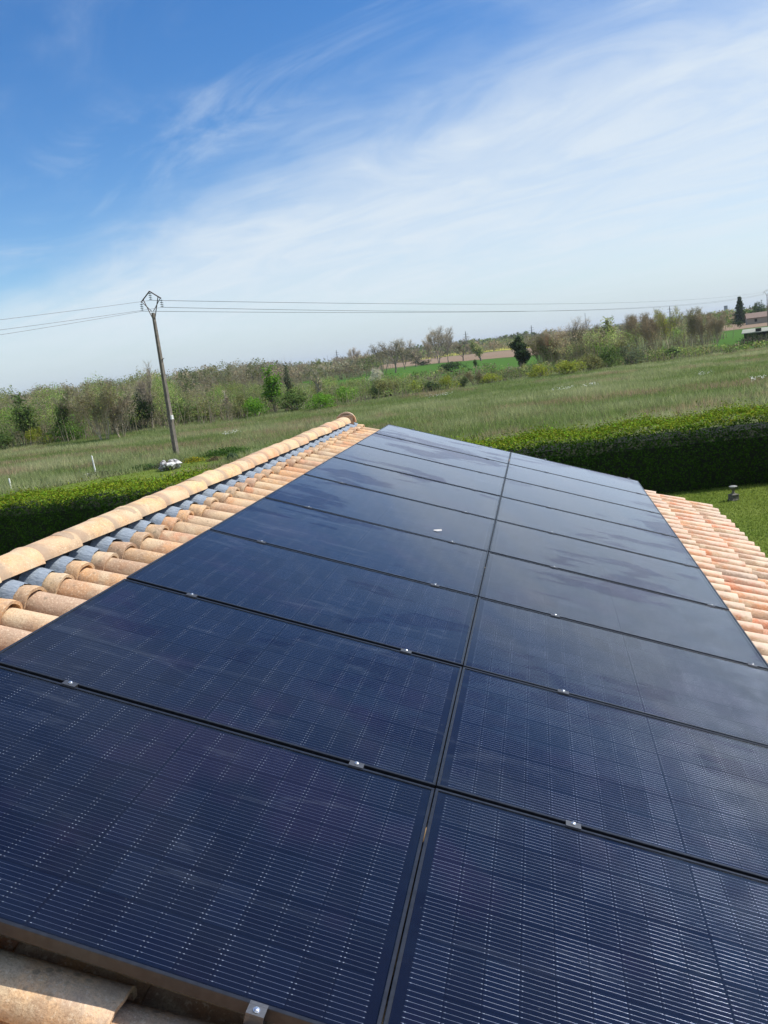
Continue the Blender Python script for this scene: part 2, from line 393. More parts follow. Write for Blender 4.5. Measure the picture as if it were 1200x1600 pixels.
# ---- tile meshes (origin at the lip, x down the slope)
def half_tile(n, L, w0, h0, w1, h1, th, z0, z1, inv=False, lip=0.):
    """barrel tile; w0,h0 at the lip (x=0), w1,h1 at the head (x=-L)"""
    mb = MB(); rows = []
    stations = [(0., w0, h0, z0), (-.03, w0-.001, h0-.001, z0), (-L, w1, h1, z1)] if not lip else [(0., w0+lip, h0+lip, z0), (-.028, w0+lip, h0+lip, z0), (-.045, w0, h0, z0), (-L, w1, h1, z1)]
    sg = -1 if inv else 1; vs_ = []
    for x, w_, h_, z_ in stations:
        for q in (0, 1):
            for i in range(n+1):
                a = math.pi*i/n; k = math.cos(a)*(w_-q*th); g_ = (math.sin(a))*(h_-q*th)
                vs_.append((x, k, z_+sg*g_))
    m = n+1; fs = []
    for r_ in range(len(stations)-1):
        o = r_*2*m; p = (r_+1)*2*m
        for i in range(n):
            fs.append((o+i, o+i+1, p+i+1, p+i)); fs.append((o+m+i+1, o+m+i, p+m+i, p+m+i+1))
        fs.append((o+m, o, p, p+m)); fs.append((o+n, o+m+n, p+m+n, p+n))
    e = (len(stations)-1)*2*m
    for i in range(n):
        fs.append((i+1, i, m+i, m+i+1)); fs.append((e+i, e+i+1, e+m+i+1, e+m+i))
    if inv: fs = [tuple(reversed(f)) for f in fs]
    mb.add(vs_, fs); return mb
rnd = random.Random(11)
def warp(mb, seed, a=.0032):
    r_ = random.Random(seed); ph = [r_.uniform(0, 6) for _ in range(4)]
    mb.v = [(x+a*math.sin(y*60+ph[0]), y+a*math.sin(x*9+ph[1]), z+a*math.sin(x*13+y*30+ph[2])) for x, y, z in mb.v]
    return mb
cover_me = [warp(half_tile(10, .46, .090+.002*k, .086+.003*k, .076, .071, .015, .014, .0), k).me('roof_tile', TILE, sharp=40) for k in range(3)]
lip_me = [warp(half_tile(12, .21, .092+.002*k, .084+.003*k, .080, .071, .016, .016, .002, lip=.005), k+5).me('roof_tile', TILE, sharp=40) for k in range(3)]
chan0_me = warp(half_tile(6, .20, .080, .045, .084, .048, .014, .050, .040, inv=True), 19).me('channel_tile', TILE, sharp=40)
chan_me = [warp(half_tile(6, .46, .080, .045, .088, .052, .014, .050, .038, inv=True), k+9).me('channel_tile', TILE, sharp=40) for k in range(2)]
low_cover = half_tile(5, .46, .090, .088, .078, .073, .014, .014, 0.); low_chan = half_tile(3, .46, .080, .045, .088, .052, .014, .050, .038, inv=True)
def tint_left(): 
    q = rnd.random()
    if q > .75: return (1.12, 1.08, 1.0)
    if q < .12: return (1.05, .80, .72)
    if q < .3: return (.80, .78, .78)
    return (1.0, .98, .92)
def tint_right():
    q = rnd.random()
    if q < .10: return (1.08, .55, .45)
    if q < .24: return (.66, .62, .62)
    if q < .5: return (.95, .70, .60)
    return (.92, .60, .50)
rows = [-.38+.39*i for i in range(14)]; cols = [2.14+(.246 if k > 0 else .2356)*k for k in range(-13, 35)]
hid = MB()
for ri, s in enumerate(rows):
    for ci, tt in enumerate(cols):
        near = tt < .1; vis = ri < 2 or ri > 10
        left = s < 1.7
        if vis or near:
            me = rnd.choice(lip_me if ri == 0 else cover_me)
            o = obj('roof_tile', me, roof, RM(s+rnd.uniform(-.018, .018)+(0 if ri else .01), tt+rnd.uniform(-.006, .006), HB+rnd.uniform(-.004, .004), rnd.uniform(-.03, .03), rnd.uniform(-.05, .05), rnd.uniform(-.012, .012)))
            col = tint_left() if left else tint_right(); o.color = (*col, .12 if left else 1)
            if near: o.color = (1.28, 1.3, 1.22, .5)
            o = obj('channel_tile', rnd.choice(chan_me) if ri else chan0_me, roof, RM(s+rnd.uniform(-.02, .02), tt+.123, HB-.042, rnd.uniform(-.015, .015)))
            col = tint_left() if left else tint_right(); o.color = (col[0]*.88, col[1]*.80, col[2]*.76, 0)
        else:
            for tm, dy, dz in ((low_cover, 0, 0), (low_chan, .123, -.042)):
                M_ = RM(s, tt+dy, HB+dz); hid.add([M_ @ Vector(v) for v in tm.v], tm.f)
    tt = cols[0]-.246
    while tt > T0+.1:
        for tm, dy, dz in ((low_cover, 0, 0), (low_chan, .123, -.042)):
            M_ = RM(s, tt+dy, HB+dz); hid.add([M_ @ Vector(v) for v in tm.v], tm.f)
        tt -= .246
oo = hid.obj('tile_course', TILE, roof, sharp=40); oo['kind'] = 'stuff'; oo.color = (1, .95, .9, 0)
# far slope
hid = MB(); tt = cols[-1]
while tt > T0+.1:
    for s in rows:
        for tm, dy, dz in ((low_cover, 0, 0), (low_chan, -.123, -.042)):
            M_ = RM(s, 0, HB+dz)
            for_v = []
            for v in tm.v:
                if s < 0 and v[0] < -.3: v = (-.22, v[1], v[2])
                q = M_ @ Vector(v); for_v.append((2*XR-q.x, tt+dy-q.y, q.z))
            hid.add(for_v, tm.f)
    tt -= .246
oo = hid.obj('tile_course', TILE, roof, sharp=40); oo['kind'] = 'stuff'
# gable verge tiles along the far edge, lying over the last column
# ridge caps, lengthways
def cap_mesh(seed, disc=False):
    mb = MB(); n = 14; L = .47; vs_ = []; st = [(0., .106, .085), (.02, .107, .086), (L-.035, .118, .093), (L, .121, .098)]
    th = .016
    for y, w_, h_ in st:
        for q in (0, 1):
            for i in range(n+1):
                a = math.pi*i/n; vs_.append((math.cos(a)*(w_-q*th), y, math.sin(a)**.85*(h_-q*th)))
    m = n+1; fs = []
    for r_ in range(len(st)-1):
        o = r_*2*m; p = o+2*m
        for i in range(n):
            fs.append((o+i+1, o+i, p+i, p+i+1)); fs.append((o+m+i, o+m+i+1, p+m+i+1, p+m+i))
        fs.append((o, o+m, p+m, p)); fs.append((o+m+n, o+n, p+n, p+m+n))
    e = (len(st)-1)*2*m
    for i in range(n): fs.append((i, i+1, m+i+1, m+i)); fs.append((e+i+1, e+i, e+m+i, e+m+i+1))
    mb.add([(x, y, z) for x, y, z in vs_], fs)
    warp(mb, seed, .0025)
    return mb.me('ridge_tile', CAP, sharp=40)
caps = [cap_mesh(20+k) for k in range(4)]
zc_ = RZ+HB*0+.115
yy = T0-.1; k = 0
capz = RM(SR, 0, -.108).translation.z; capx = RM(SR, 0, -.108).translation.x
while yy < T1-.55:
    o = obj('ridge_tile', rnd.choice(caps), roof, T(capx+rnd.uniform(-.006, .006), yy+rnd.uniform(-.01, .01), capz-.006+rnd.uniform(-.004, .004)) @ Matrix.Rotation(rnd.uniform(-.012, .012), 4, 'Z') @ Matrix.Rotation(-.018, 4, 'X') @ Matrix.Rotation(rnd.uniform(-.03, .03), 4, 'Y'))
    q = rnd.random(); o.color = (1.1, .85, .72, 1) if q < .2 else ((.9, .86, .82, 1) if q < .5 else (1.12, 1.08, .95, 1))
    yy += .39; k += 1
# round end stop at the far gable
mb = MB(); n = 20; prof = []
for y, r_ in ((0., .128), (.0, .150), (.035, .150), (.045, .14)):
    prof.append([(r_*math.cos(math.pi*(i/n)*1.12-.19), y, r_*.92*math.sin(math.pi*(i/n)*1.12-.19)) for i in range(n+1)])
vs_ = [p for q in prof for p in q]; fs = []
for r_ in range(3):
    for i in range(n): fs.append((r_*(n+1)+i+1, r_*(n+1)+i, (r_+1)*(n+1)+i, (r_+1)*(n+1)+i+1))
fs.append(tuple(3*(n+1)+i for i in range(n, -1, -1)))
fs += [tuple([*range(0, 0)])][:0]
mb.add(vs_, fs); mb.box(-.11, .11, .012, .03, -.08, .09)
o = mb.obj('ridge_end', TILE, roof, T(capx, T1-.19, capz+.0), sharp=40); o.color = (1.25, .9, .75, 1)

# blue-grey flashing draped over the humps below the caps, and the dark membrane behind it
def hump(tt): 
    p_ = .246 if tt > 2.14 else .2356
    d = (tt-2.14+p_/2) % p_-p_/2
    return HB+.014+(.088*math.sqrt(max(0, 1-(d/.094)**2)) if abs(d) < .094 else -.012)
pts = []; nf = int((T1-T0-.2)/.0123); r1 = random.Random(8)
for i in range(nf+1):
    tt = T0+.1+i*.0123; h_ = hump(tt)+.006
    e = r1.uniform(-.005, .005)+.012*math.sin(int((tt-.2)/.246)*2.7)
    ss_ = [SR+.03, -.56, -.50, -.462+e]
    for j, s in enumerate(ss_): pts.append(tuple(RM(s, tt, h_-.004+.0005*j+(.0012 if i % 2 else 0)).translation))
fs = [(i*4+j, i*4+j+1, i*4+5+j, i*4+4+j) for i in range(nf) for j in range(3)]
o = obj('flashing', mesh_np('flashing', pts, fs, [FLASH]), roof)
mb = MB()
for s0, s1 in ((-.600, -.590),):
    ps = [RM(s, tt, h).translation for tt in (T0+.12, T1-.2) for s, h in ((s0, HB-.02), (s1, HB-.02), (s1, -.085), (s0, -.085))]
    mb.add(ps, [(0,1,2,3), (7,6,5,4), (0,4,5,1), (1,5,6,2), (2,6,7,3), (3,7,4,0)])
mb.obj('membrane', MEMB, roof)

# ------------------------------------------------------------------ solar panels
PW, PH, GX, GY = 1.796, 1.133, .004, .021
FRM = simple('black_frame', (.035, .038, .046), .32, .55, .2, 30, .05)
BACK = simple('black_backsheet', (.003, .005, .016), .85, 0, .1, 8, 0, .05)
ALU = simple('clamp_aluminium', (.12, .125, .135), .5, .85, .1, 40, .1); STEEL = simple('bolt_steel', (.8, .8, .8), .25, .9, .05, 40, 0)
CL, CT = .0952, .1825                      # half cell along the slope, cell along the roof
def cell_mat():
    t = NT('solar_cell'); uv = t.n('ShaderNodeUVMap').outputs[0]; sp = t.n('ShaderNodeSeparateXYZ'); t.L.new(uv, sp.inputs[0])
    oi = t.n('ShaderNodeObjectInfo'); u_, v_ = sp.outputs[0], sp.outputs[1]
    pit = CT/10.4; mg = (CT-10*pit)/2                            # ten round wires, the first and last a full pitch in from the cell's edge
    fr = t.math('FRACT', t.math('DIVIDE', t.math('SUBTRACT', v_, mg), pit)); dv = t.math('MULTIPLY', t.math('ABSOLUTE', t.math('SUBTRACT', fr, .5)), pit)
    wire = t.ss(dv, .00055, .00030, 0, 1, 'LINEAR')
    # solder pads near both ends of the half cell
    uf = t.math('MODULO', u_, 1.0); du = t.math('MINIMUM', uf, t.math('SUBTRACT', CL, uf))
    pad = t.math('MULTIPLY', t.ss(t.math('ABSOLUTE', t.math('SUBTRACT', du, .0055)), .0022, .0012, 0, 1, 'LINEAR'), t.ss(dv, .0014, .0009, 0, 1, 'LINEAR'))
    gp = t.coord('World'); big = t.noise(gp, 1.7, 3, .6); wn = t.noise(t.coord('World', (1, 1, 1)), 6, 4, .65)
    body = t.mix(t.ss(oi.outputs['Random'], 0, 1, 0, .7, 'LINEAR'), (.0020, .0042, .0155), (.0032, .0075, .025))
    body = t.mix(t.ss(big, .52, .68, 0, .6), body, (.012, .007, .026))
    wm = t.math('MULTIPLY', wire, t.ss(wn, .30, .66, .28, 1.0))
    inside = t.math('MULTIPLY', t.math('GREATER_THAN', v_, mg), t.math('LESS_THAN', v_, CT-mg))
    wm = t.math('MULTIPLY', wire, inside); pad = t.math('MULTIPLY', t.math('MULTIPLY', pad, inside), t.ss(t.noise(gp, 11, 4, .7), .35, .62, .25, 1.))
    m = t.math('MAXIMUM', wm, pad)
    A = t.pbsdf(body, .6, 0, None, .04)
    # the wires are round: their normal swings across the roof while the wire runs down the slope
    cyl = t.math('MULTIPLY', t.math('DIVIDE', t.math('MULTIPLY', t.math('SUBTRACT', fr, .5), pit), .0006), 1.3)
    gn = t.n('ShaderNodeNewGeometry'); cv = t.n('ShaderNodeCombineXYZ'); t.L.new(cyl, cv.inputs[1])
    va = t.n('ShaderNodeVectorMath', operation='ADD'); t.L.new(gn.outputs['Normal'], va.inputs[0]); t.L.new(cv.outputs[0], va.inputs[1])
    vn = t.n('ShaderNodeVectorMath', operation='NORMALIZE'); t.L.new(va.outputs[0], vn.inputs[0])
    W1 = t.pbsdf(t.mix(t.ss(t.math('ADD', t.math('MULTIPLY', oi.outputs['Random'], .3), wn), .40, .85), (.16, .19, .27), (.44, .49, .62)), t.ss(wn, .3, .66, .42, .30), 1.0, vn.outputs[0], .5)
    W2 = t.pbsdf((.44, .49, .62), .5, .2, None, .5); mB = t.n('ShaderNodeMixShader'); t.L.new(t.math('MAXIMUM', pad, .10), mB.inputs[0]); t.L.new(W1, mB.inputs[1]); t.L.new(W2, mB.inputs[2]); B = mB.outputs[0]
    mx = t.n('ShaderNodeMixShader'); t.L.new(m, mx.inputs[0]); t.L.new(A, mx.inputs[1]); t.L.new(B, mx.inputs[2])
    return t.done(mx.outputs[0])
CELL = cell_mat()
def glass_mat():
    t = NT('panel_glass'); g = t.coord('World')
    rot = t.n('ShaderNodeMapping'); t.L.new(g, rot.inputs[0]); rot.inputs[3].default_value = (1, 1, .3)
    # dried film with ragged edges, streaked down the slope
    big = t.noise(t.coord('World', (.55, 1.0, .3)), 1.15, 5, .56, .8); st = t.noise(t.coord('World', (.35, 2.2, .3)), 3.2, 5, .6, .5)
    v = t.math('ADD', t.math('MULTIPLY', big, .72), t.math('MULTIPLY', st, .28))
    film = t.ss(v, .445, .468)
    fine = t.noise(g, 90, 3, .7); speck = t.n('ShaderNodeTexVoronoi'); t.L.new(g, speck.inputs['Vector']); speck.inputs['Scale'].default_value = 34
    sk = t.math('MULTIPLY', t.ss(speck.outputs['Distance'], .075, .045), t.ss(t.noise(g, 17, 2, .5), .56, .62))
    fres = t.n('ShaderNodeFresnel'); fres.inputs[0].default_value = 1.37
    fr = t.math('MULTIPLY', fres.outputs[0], t.ss(film, 0, 1, .88, 1.0, 'LINEAR'))
    rough = t.ss(film, 0, 1, .02, .035, 'LINEAR')
    gl = t.n('ShaderNodeBsdfGlossy'); t.set(gl.inputs['Roughness'], rough); t.set(gl.inputs[0], t.mix(film, (.86, .84, .95), (.95, .97, 1)))
    wav = t.bump(t.noise(g, 2.2, 2, .5), .03, .02); t.L.new(wav, gl.inputs['Normal'])
    tr = t.n('ShaderNodeBsdfTransparent'); t.set(tr.inputs[0], (.93, .95, .97))
    m1 = t.n('ShaderNodeMixShader'); t.L.new(fr, m1.inputs[0]); t.L.new(tr.outputs[0], m1.inputs[1]); t.L.new(gl.outputs[0], m1.inputs[2])
    df = t.n('ShaderNodeBsdfDiffuse'); t.set(df.inputs[0], (.46, .54, .66))
    lw = t.n('ShaderNodeNewGeometry'); vd = t.n('ShaderNodeVectorMath', operation='DOT_PRODUCT'); t.L.new(lw.outputs['Normal'], vd.inputs[0]); t.L.new(lw.outputs['Incoming'], vd.inputs[1])
    path = t.math('DIVIDE', 1., t.math('MAXIMUM', t.math('ABSOLUTE', vd.outputs['Value']), .09))      # a thin dust layer is crossed over a longer path at a flat angle
    dust = t.math('MULTIPLY', t.math('ADD', .0005, t.math('MULTIPLY', t.ss(fine, .4, .75), .002)), path)
    dust = t.math('ADD', dust, t.math('MULTIPLY', t.ss(film, 0, 1, .00020, .00042, 'LINEAR'), t.math('POWER', path, 3.2)))
    smear = t.ss(t.noise(t.coord('World', (.5, 2.6, .4)), 2.6, 6, .68, 1.4), .57, .66)      # dried wipe marks
    dust = t.math('ADD', dust, t.math('MULTIPLY', t.math('MULTIPLY', smear, .009), path))
    dust = t.math('MINIMUM', dust, .36)
    dust = t.math('MAXIMUM', dust, t.math('MULTIPLY', sk, .4))
    m2 = t.n('ShaderNodeMixShader'); t.L.new(dust, m2.inputs[0]); t.L.new(m1.outputs[0], m2.inputs[1]); t.L.new(df.outputs[0], m2.inputs[2])
    return t.done(m2.outputs[0])
GLASS = glass_mat()
# meshes, origin at the panel's near, upper corner; x down the slope, y along the roof, z out
mb = MB(); lip = .011
for a in ((0, PW, 0, lip), (0, PW, PH-lip, PH), (0, lip, lip, PH-lip), (PW-lip, PW, lip, PH-lip)):
    mb.box(a[0], a[1], a[2], a[3], -.035, -.0012)
ch = .0012
for (x0, x1, y0, y1) in ((0, PW, 0, lip), (0, PW, PH-lip, PH), (0, lip, lip, PH-lip), (PW-lip, PW, lip, PH-lip)):
    mb.add([(x0, y0, -ch), (x1, y0, -ch), (x1, y1, -ch), (x0, y1, -ch), (x0+ch, y0+ch, 0), (x1-ch, y0+ch, 0), (x1-ch, y1-ch, 0), (x0+ch, y1-ch, 0)], [(4,5,6,7), (0,1,5,4), (1,2,6,5), (2,3,7,6), (3,0,4,7)])
frame_me = mb.me('frame', FRM)
mb = MB(); mb.add([(lip, lip, -.003), (PW-lip, lip, -.003), (PW-lip, PH-lip, -.003), (lip, PH-lip, -.003)], [(0,1,2,3)]); glass_me = mb.me('glass', GLASS)
mb = MB(); mb.box(lip, PW-lip, lip, PH-lip, -.012, -.008); back_me = mb.me('backsheet', BACK)
def cell_geo(flip):
    c_ = .005; L_, W_ = CL-.0022, CT-.0014
    p = [(0, 0), (L_-c_, 0), (L_, c_), (L_, W_-c_), (L_-c_, W_), (0, W_)]
    if flip: p = [(L_-x, y) for x, y in reversed(p)]
    return p
def cell_me(flip):
    p = cell_geo(flip); me = bpy.data.meshes.new('cell'); me.from_pydata([(x, y, 0) for x, y in p], [], [tuple(range(6))]); me.materials.append(CELL)
    uv = me.uv_layers.new(name='UVMap')
    for l in me.loops: x, y = p[l.vertex_index]; uv.data[l.index].uv = (x, y)
    me.update(); return me
cells = [cell_me(False), cell_me(True)]
def cell_pos():
    out = []; x0 = lip+.0345-.0; mid = .0045
    tot = 18*CL+mid; x0 = (PW-tot)/2; y0 = (PH-6*CT)/2
    for i in range(18):
        x = x0+i*CL+(mid if i > 8 else 0)
        for j in range(6): out.append((x+.0008, y0+j*CT+.0007, i % 2))
    return out
CP = cell_pos()
def cells_joined():
    vs_ = []; fs = []; uvs = []
    for x, y, k in CP:
        p = cell_geo(k == 1); b = len(vs_); vs_ += [(x+a, y+c_, 0) for a, c_ in p]; fs.append(tuple(range(b, b+6))); uvs += p
    me = bpy.data.meshes.new('cells'); me.from_pydata(vs_, [], fs); me.materials.append(CELL); uv = me.uv_layers.new(name='UVMap')
    for l in me.loops: uv.data[l.index].uv = uvs[l.vertex_index]
    me.update(); return me
joined = cells_joined()
clamp_mb = MB(); clamp_mb.box(-.027, .027, -.019, .014, .0008, .0035); clamp_mb.box(-.027, -.024, -.009, .009, -.02, .0008); clamp_mb.box(.024, .027, -.009, .009, -.02, .0008)
clamp_me = clamp_mb.me('clamp', ALU)
b_ = MB(); b_.lathe([(.006, 0), (.006, .005), (.0045, .006)], 12, (0, 0, .0046)); b_.lathe([(.0085, 0), (.0085, .0015)], 12, (0, 0, .0046)); bolt_me = b_.me('bolt', STEEL, sharp=40)
ec = MB(); ec.box(-.022, .022, -.004, .006, .0008, .003); ec.box(-.022, .022, -.032, -.0045, -.004, .003); ec.box(-.022, .022, -.032, -.028, -.036, -.0045); ec.box(-.022, .022, -.040, -.0325, -.036, -.030)
eclamp_me = ec.me('clamp', ALU)
ordn = ['nearest', 'second', 'third', 'fourth', 'fifth', 'sixth', 'seventh', 'eighth', 'farthest']
CLS = [[.36, 1.51], [.49, 1.67]]
rp = random.Random(3)
PITCH_Y = PH+GY
for c in range(2):
    for r_ in range(9):
        s0 = c*(PW+GX); t0 = r_*PITCH_Y+GY/2; M0 = RM(s0, t0, rp.uniform(-.0012, .0012), rp.uniform(-.0004, .0004), rp.uniform(-.0012, .0012), rp.uniform(-.0008, .0008))
        pn = empty('solar_panel', M0)
        side = 'left column beside the ridge tiles' if c == 0 else 'right column on the eave side'
        lab = '%s black solar panel of the %s' % (ordn[r_], side) if r_ in (0, 8) else '%s black solar panel from the camera in the %s' % (ordn[r_], side)
        tag(pn, lab, 'solar panel', 'black solar panels laid in two columns on the tiled roof')
        obj('frame', frame_me, pn, M0); obj('glass', glass_me, pn, M0); obj('backsheet', back_me, pn, M0)
        if r_ < 6:
            for x, y, k in CP: obj('cell', cells[k], pn, M0 @ T(x, y, -.0065))
        else:
            o = obj('cells', joined, pn, M0 @ T(0, 0, -.0065)); o['kind'] = 'stuff'
        for ds in CLS[c]:
            if r_ < 8: 
                m_ = M0 @ T(ds+rp.uniform(-.01, .01), PH+GY/2, 0); cl = obj('clamp', clamp_me, pn, m_)
            else: m_ = M0 @ T(ds, PH, 0) @ Matrix.Rotation(math.pi, 4, 'Z'); cl = obj('clamp', eclamp_me, pn, m_)
            obj('bolt', bolt_me, cl, m_ if r_ < 8 else m_ @ T(0, -.018, -.001))
            if r_ == 0:
                m_ = M0 @ T(ds, 0, 0); cl = obj('clamp', eclamp_me, pn, m_); obj('bolt', bolt_me, cl, m_ @ T(0, -.018, -.001))
rail_lab = ['mounting rail under the left panel column, nearest the ridge', 'mounting rail ending under the nearest left panel by the silver end clamp', 'mounting rail under the right panel column next to the middle seam', 'mounting rail under the right panel column, nearest the eave']
for k, s in enumerate((.36, 1.51, 2.29, 3.47)):
    mb = MB(); mb.box(-.02, .02, -.055, 9*PITCH_Y+.05, -.088, -.038); mb.box(-.012, .012, -.056, -.0553, -.08, -.046)
    o = mb.obj('mounting_rail', ALU, None, RM(s, 0, 0)); tag(o, rail_lab[k], 'rail', 'aluminium rails under the solar panels')
# bird dropping / small feather on the glass of the left column
mb = MB(); fr_ = [(-.03, -.012, 0), (.0, -.02, .003), (.035, -.008, .012), (.028, .010, .02), (-.005, .018, .008), (-.032, .006, .001)]
mb.add(fr_, [(0,1,2,3,4,5)]); mb.add([(x, y, z-.001) for x, y, z in fr_], [(5,4,3,2,1,0)])
o = mb.obj('feather', simple('feather_white', (.55, .53, .5), .8), None, RM(1.37, 4.86, .0)); tag(o, 'tiny pale feather lying on a left column panel', 'feather')

# ------------------------------------------------------------------ hedges
LEAF = leaf_mat('leaf', .5, .7); HLEAF = leaf_mat('hedge_leaf', .2, .8, .4, .03); BLADE = leaf_mat('grass_blade', .45, .8, .25)
BARK = bark_mat('bark', (.15, .125, .10), (.30, .26, .21)); PALE = bark_mat('pale_bark', (.22, .2, .17), (.42, .40, .35))
CORE = simple('hedge_core', (.012, .018, .006), .95)
def quads(P, Nn, L, W, rng, tint=None, fold=0.):
    """leaf rhombs at P with normals near Nn"""
    n = len(P); a = rng.normal(size=(n, 3)); a -= (a*Nn).sum(1)[:, None]*Nn; a /= np.linalg.norm(a, axis=1)[:, None]
    b = np.cross(Nn, a); L = np.asarray(L)[:, None]; W = np.asarray(W)[:, None]
    v = np.empty((n, 4, 3)); v[:, 0] = P-a*L/2; v[:, 1] = P+b*W/2+Nn*fold*W; v[:, 2] = P+a*L/2; v[:, 3] = P-b*W/2+Nn*fold*W
    f = np.arange(n*4).reshape(n, 4)
    c = None if tint is None else np.repeat(tint, 4, 0)
    return v.reshape(-1, 3), f, c
def unit(a): return a/np.linalg.norm(a, axis=-1)[..., None]
def hedge(A, B, depth, H, label, seed, dens=600, rise=0.):
    rng = np.random.default_rng(seed); A = np.array(A, float); B = np.array(B, float)
    L = np.linalg.norm(B-A); u = (B-A)/L; nrm = np.array([u[1], -u[0]])     # u along, nrm towards the front
    t_ = empty('hedge', T(A[0], A[1], 0)); tag(t_, label, 'hedge')
    def bumpf(a, b, s=1.): return .05*np.sin(a*2.1+s)+.04*np.sin(a*5.3+b*3+2*s)+.03*np.sin(a*11+b*7)
    allv = []; alln = []; tint = []
    def addface(n, f):
        a = rng.uniform(0, L, n); b = rng.uniform(0, 1, n); P, N_, k = f(a, b)
        allv.append(P); alln.append(N_); tint.append(k)
    def front(a, b, sg=1):
        z = .02+b*(H+rise*a/L-.05); off = bumpf(a, z)+rng.normal(0, .035, len(a)) - .20*np.clip((z-H-rise*a/L+.28)/.28, 0, 1)**2
        xy = A+u*a[:, None]+nrm*((depth/2+off)*sg)[:, None]
        N_ = np.column_stack([np.tile(nrm*sg, (len(a), 1)), np.full(len(a), .25)])
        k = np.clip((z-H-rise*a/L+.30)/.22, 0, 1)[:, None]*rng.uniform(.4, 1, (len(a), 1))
        return np.column_stack([xy, z]), N_, np.array((.55, .68, .5))*(1-k)+np.array((1.1, 1.2, .45))*k  # front face's shade put into the leaf tint, easing off towards the rim
    def top(a, b):
        q = (b-.5)*depth*1.0; z = H+rise*a/L+bumpf(a, q*2, 3)*1.4+rng.gamma(1.1, .065, len(a))-.16*np.abs(q/(depth/2))**3
        xy = A+u*a[:, None]+nrm*q[:, None]
        N_ = np.column_stack([nrm[0]*q*.4, nrm[1]*q*.4, np.ones(len(a))])
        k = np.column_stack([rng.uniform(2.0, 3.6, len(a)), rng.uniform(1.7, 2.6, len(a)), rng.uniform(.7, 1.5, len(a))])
        return np.column_stack([xy, z]), N_, k
    addface(int(L*H*dens), front); addface(int(L*H*dens*.5), lambda a, b: front(a, b, -1)); addface(int(L*depth*dens*1.25), top)
    for sg, org in ((-1, A), (1, B)):
        n = int(depth*H*dens); z = rng.uniform(0, H, n); q = rng.uniform(-.5, .5, n)*depth
        allv.append(np.column_stack([org+u*(sg*(.02+rng.normal(0, .04, n)))[:, None]+nrm*q[:, None], z])); alln.append(np.tile([u[0]*sg, u[1]*sg, .2], (n, 1))); tint.append(np.tile((.8, .9, .8), (n, 1)))
    P = np.vstack(allv); N_ = unit(np.vstack(alln)+rng.normal(0, .55, (len(P), 3))); K = np.vstack(tint)
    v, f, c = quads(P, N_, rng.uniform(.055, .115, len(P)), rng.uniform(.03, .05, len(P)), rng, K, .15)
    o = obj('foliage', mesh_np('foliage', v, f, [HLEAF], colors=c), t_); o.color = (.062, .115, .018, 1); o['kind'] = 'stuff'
    mb = MB(); hd = depth/2-.14
    c4 = [A+u*.1+nrm*hd, B-u*.1+nrm*hd, B-u*.1-nrm*hd, A+u*.1-nrm*hd]
    k = .75
    mb.add([(*p, 0) for p in c4]+[(*p, H-.35) for p in c4]+[(*(A+u*.3+nrm*hd*k), H-.12), (*(B-u*.3+nrm*hd*k), H-.12), (*(B-u*.3-nrm*hd*k), H-.12), (*(A+u*.3-nrm*hd*k), H-.12)],
           [(0,1,5,4),(1,2,6,5),(2,3,7,6),(3,0,4,7),(4,5,9,8),(5,6,10,9),(6,7,11,10),(7,4,8,11),(8,9,10,11),(3,2,1,0)])
    mb.obj('branches', CORE, t_)
hedge((-24, 23.8), (9.6, 26.6), 2.3, 1.80, 'long clipped dark green hedge running behind the house across the photo', 1, 600, .3)
hedge((11.0, 27.2), (10.2, 4.0), 1.8, 2.0, 'side hedge along the right border of the lawn whose shade falls on the grass', 2, 260)

# ------------------------------------------------------------------ grass with blades
def in_poly(x, y, poly):
    ins = np.zeros(len(x), bool); j = len(poly)-1
    for i in range(len(poly)):
        xi, yi = poly[i]; xj, yj = poly[j]
        m = ((yi > y) != (yj > y)) & (x < (xj-xi)*(y-yi)/(yj-yi+1e-9)+xi); ins ^= m; j = i
    return ins
def vnoise(x, y, s, seed):
    rng = np.random.default_rng(seed); g = rng.random((64, 64)); x = x/s % 64; y = y/s % 64
    i = x.astype(int) % 64; j = y.astype(int) % 64; fx = x-np.floor(x); fy = y-np.floor(y); fx = fx*fx*(3-2*fx); fy = fy*fy*(3-2*fy)
    i1 = (i+1) % 64; j1 = (j+1) % 64
    return (g[i, j]*(1-fx)+g[i1, j]*fx)*(1-fy)+(g[i, j1]*(1-fx)+g[i1, j1]*fx)*fy
def blades(P, hgt, wid, rng, tint, lean=.35):
    n = len(P); a = rng.uniform(0, 2*math.pi, n); d = np.column_stack([np.cos(a), np.sin(a), np.zeros(n)])*wid[:, None]/2
    tip = P+np.column_stack([rng.normal(0, lean, n)*hgt, rng.normal(0, lean, n)*hgt, hgt])
    v = np.empty((n, 3, 3)); v[:, 0] = P-d; v[:, 1] = P+d; v[:, 2] = tip
    return v.reshape(-1, 3), np.arange(n*3).reshape(n, 3), np.repeat(tint, 3, 0)
MP = [(70, 27), (14, 27.5), (9, 28), (-15, 27), (-19, 31), (-20, 36), (-18, 45), (-17, 55), (-21, 51), (-22, 47), (-25, 44.8), (-27, 42.3), (-29, 39.2), (-50, 30)]+MEAD_EDGE[1:-1]
rng = np.random.default_rng(5)
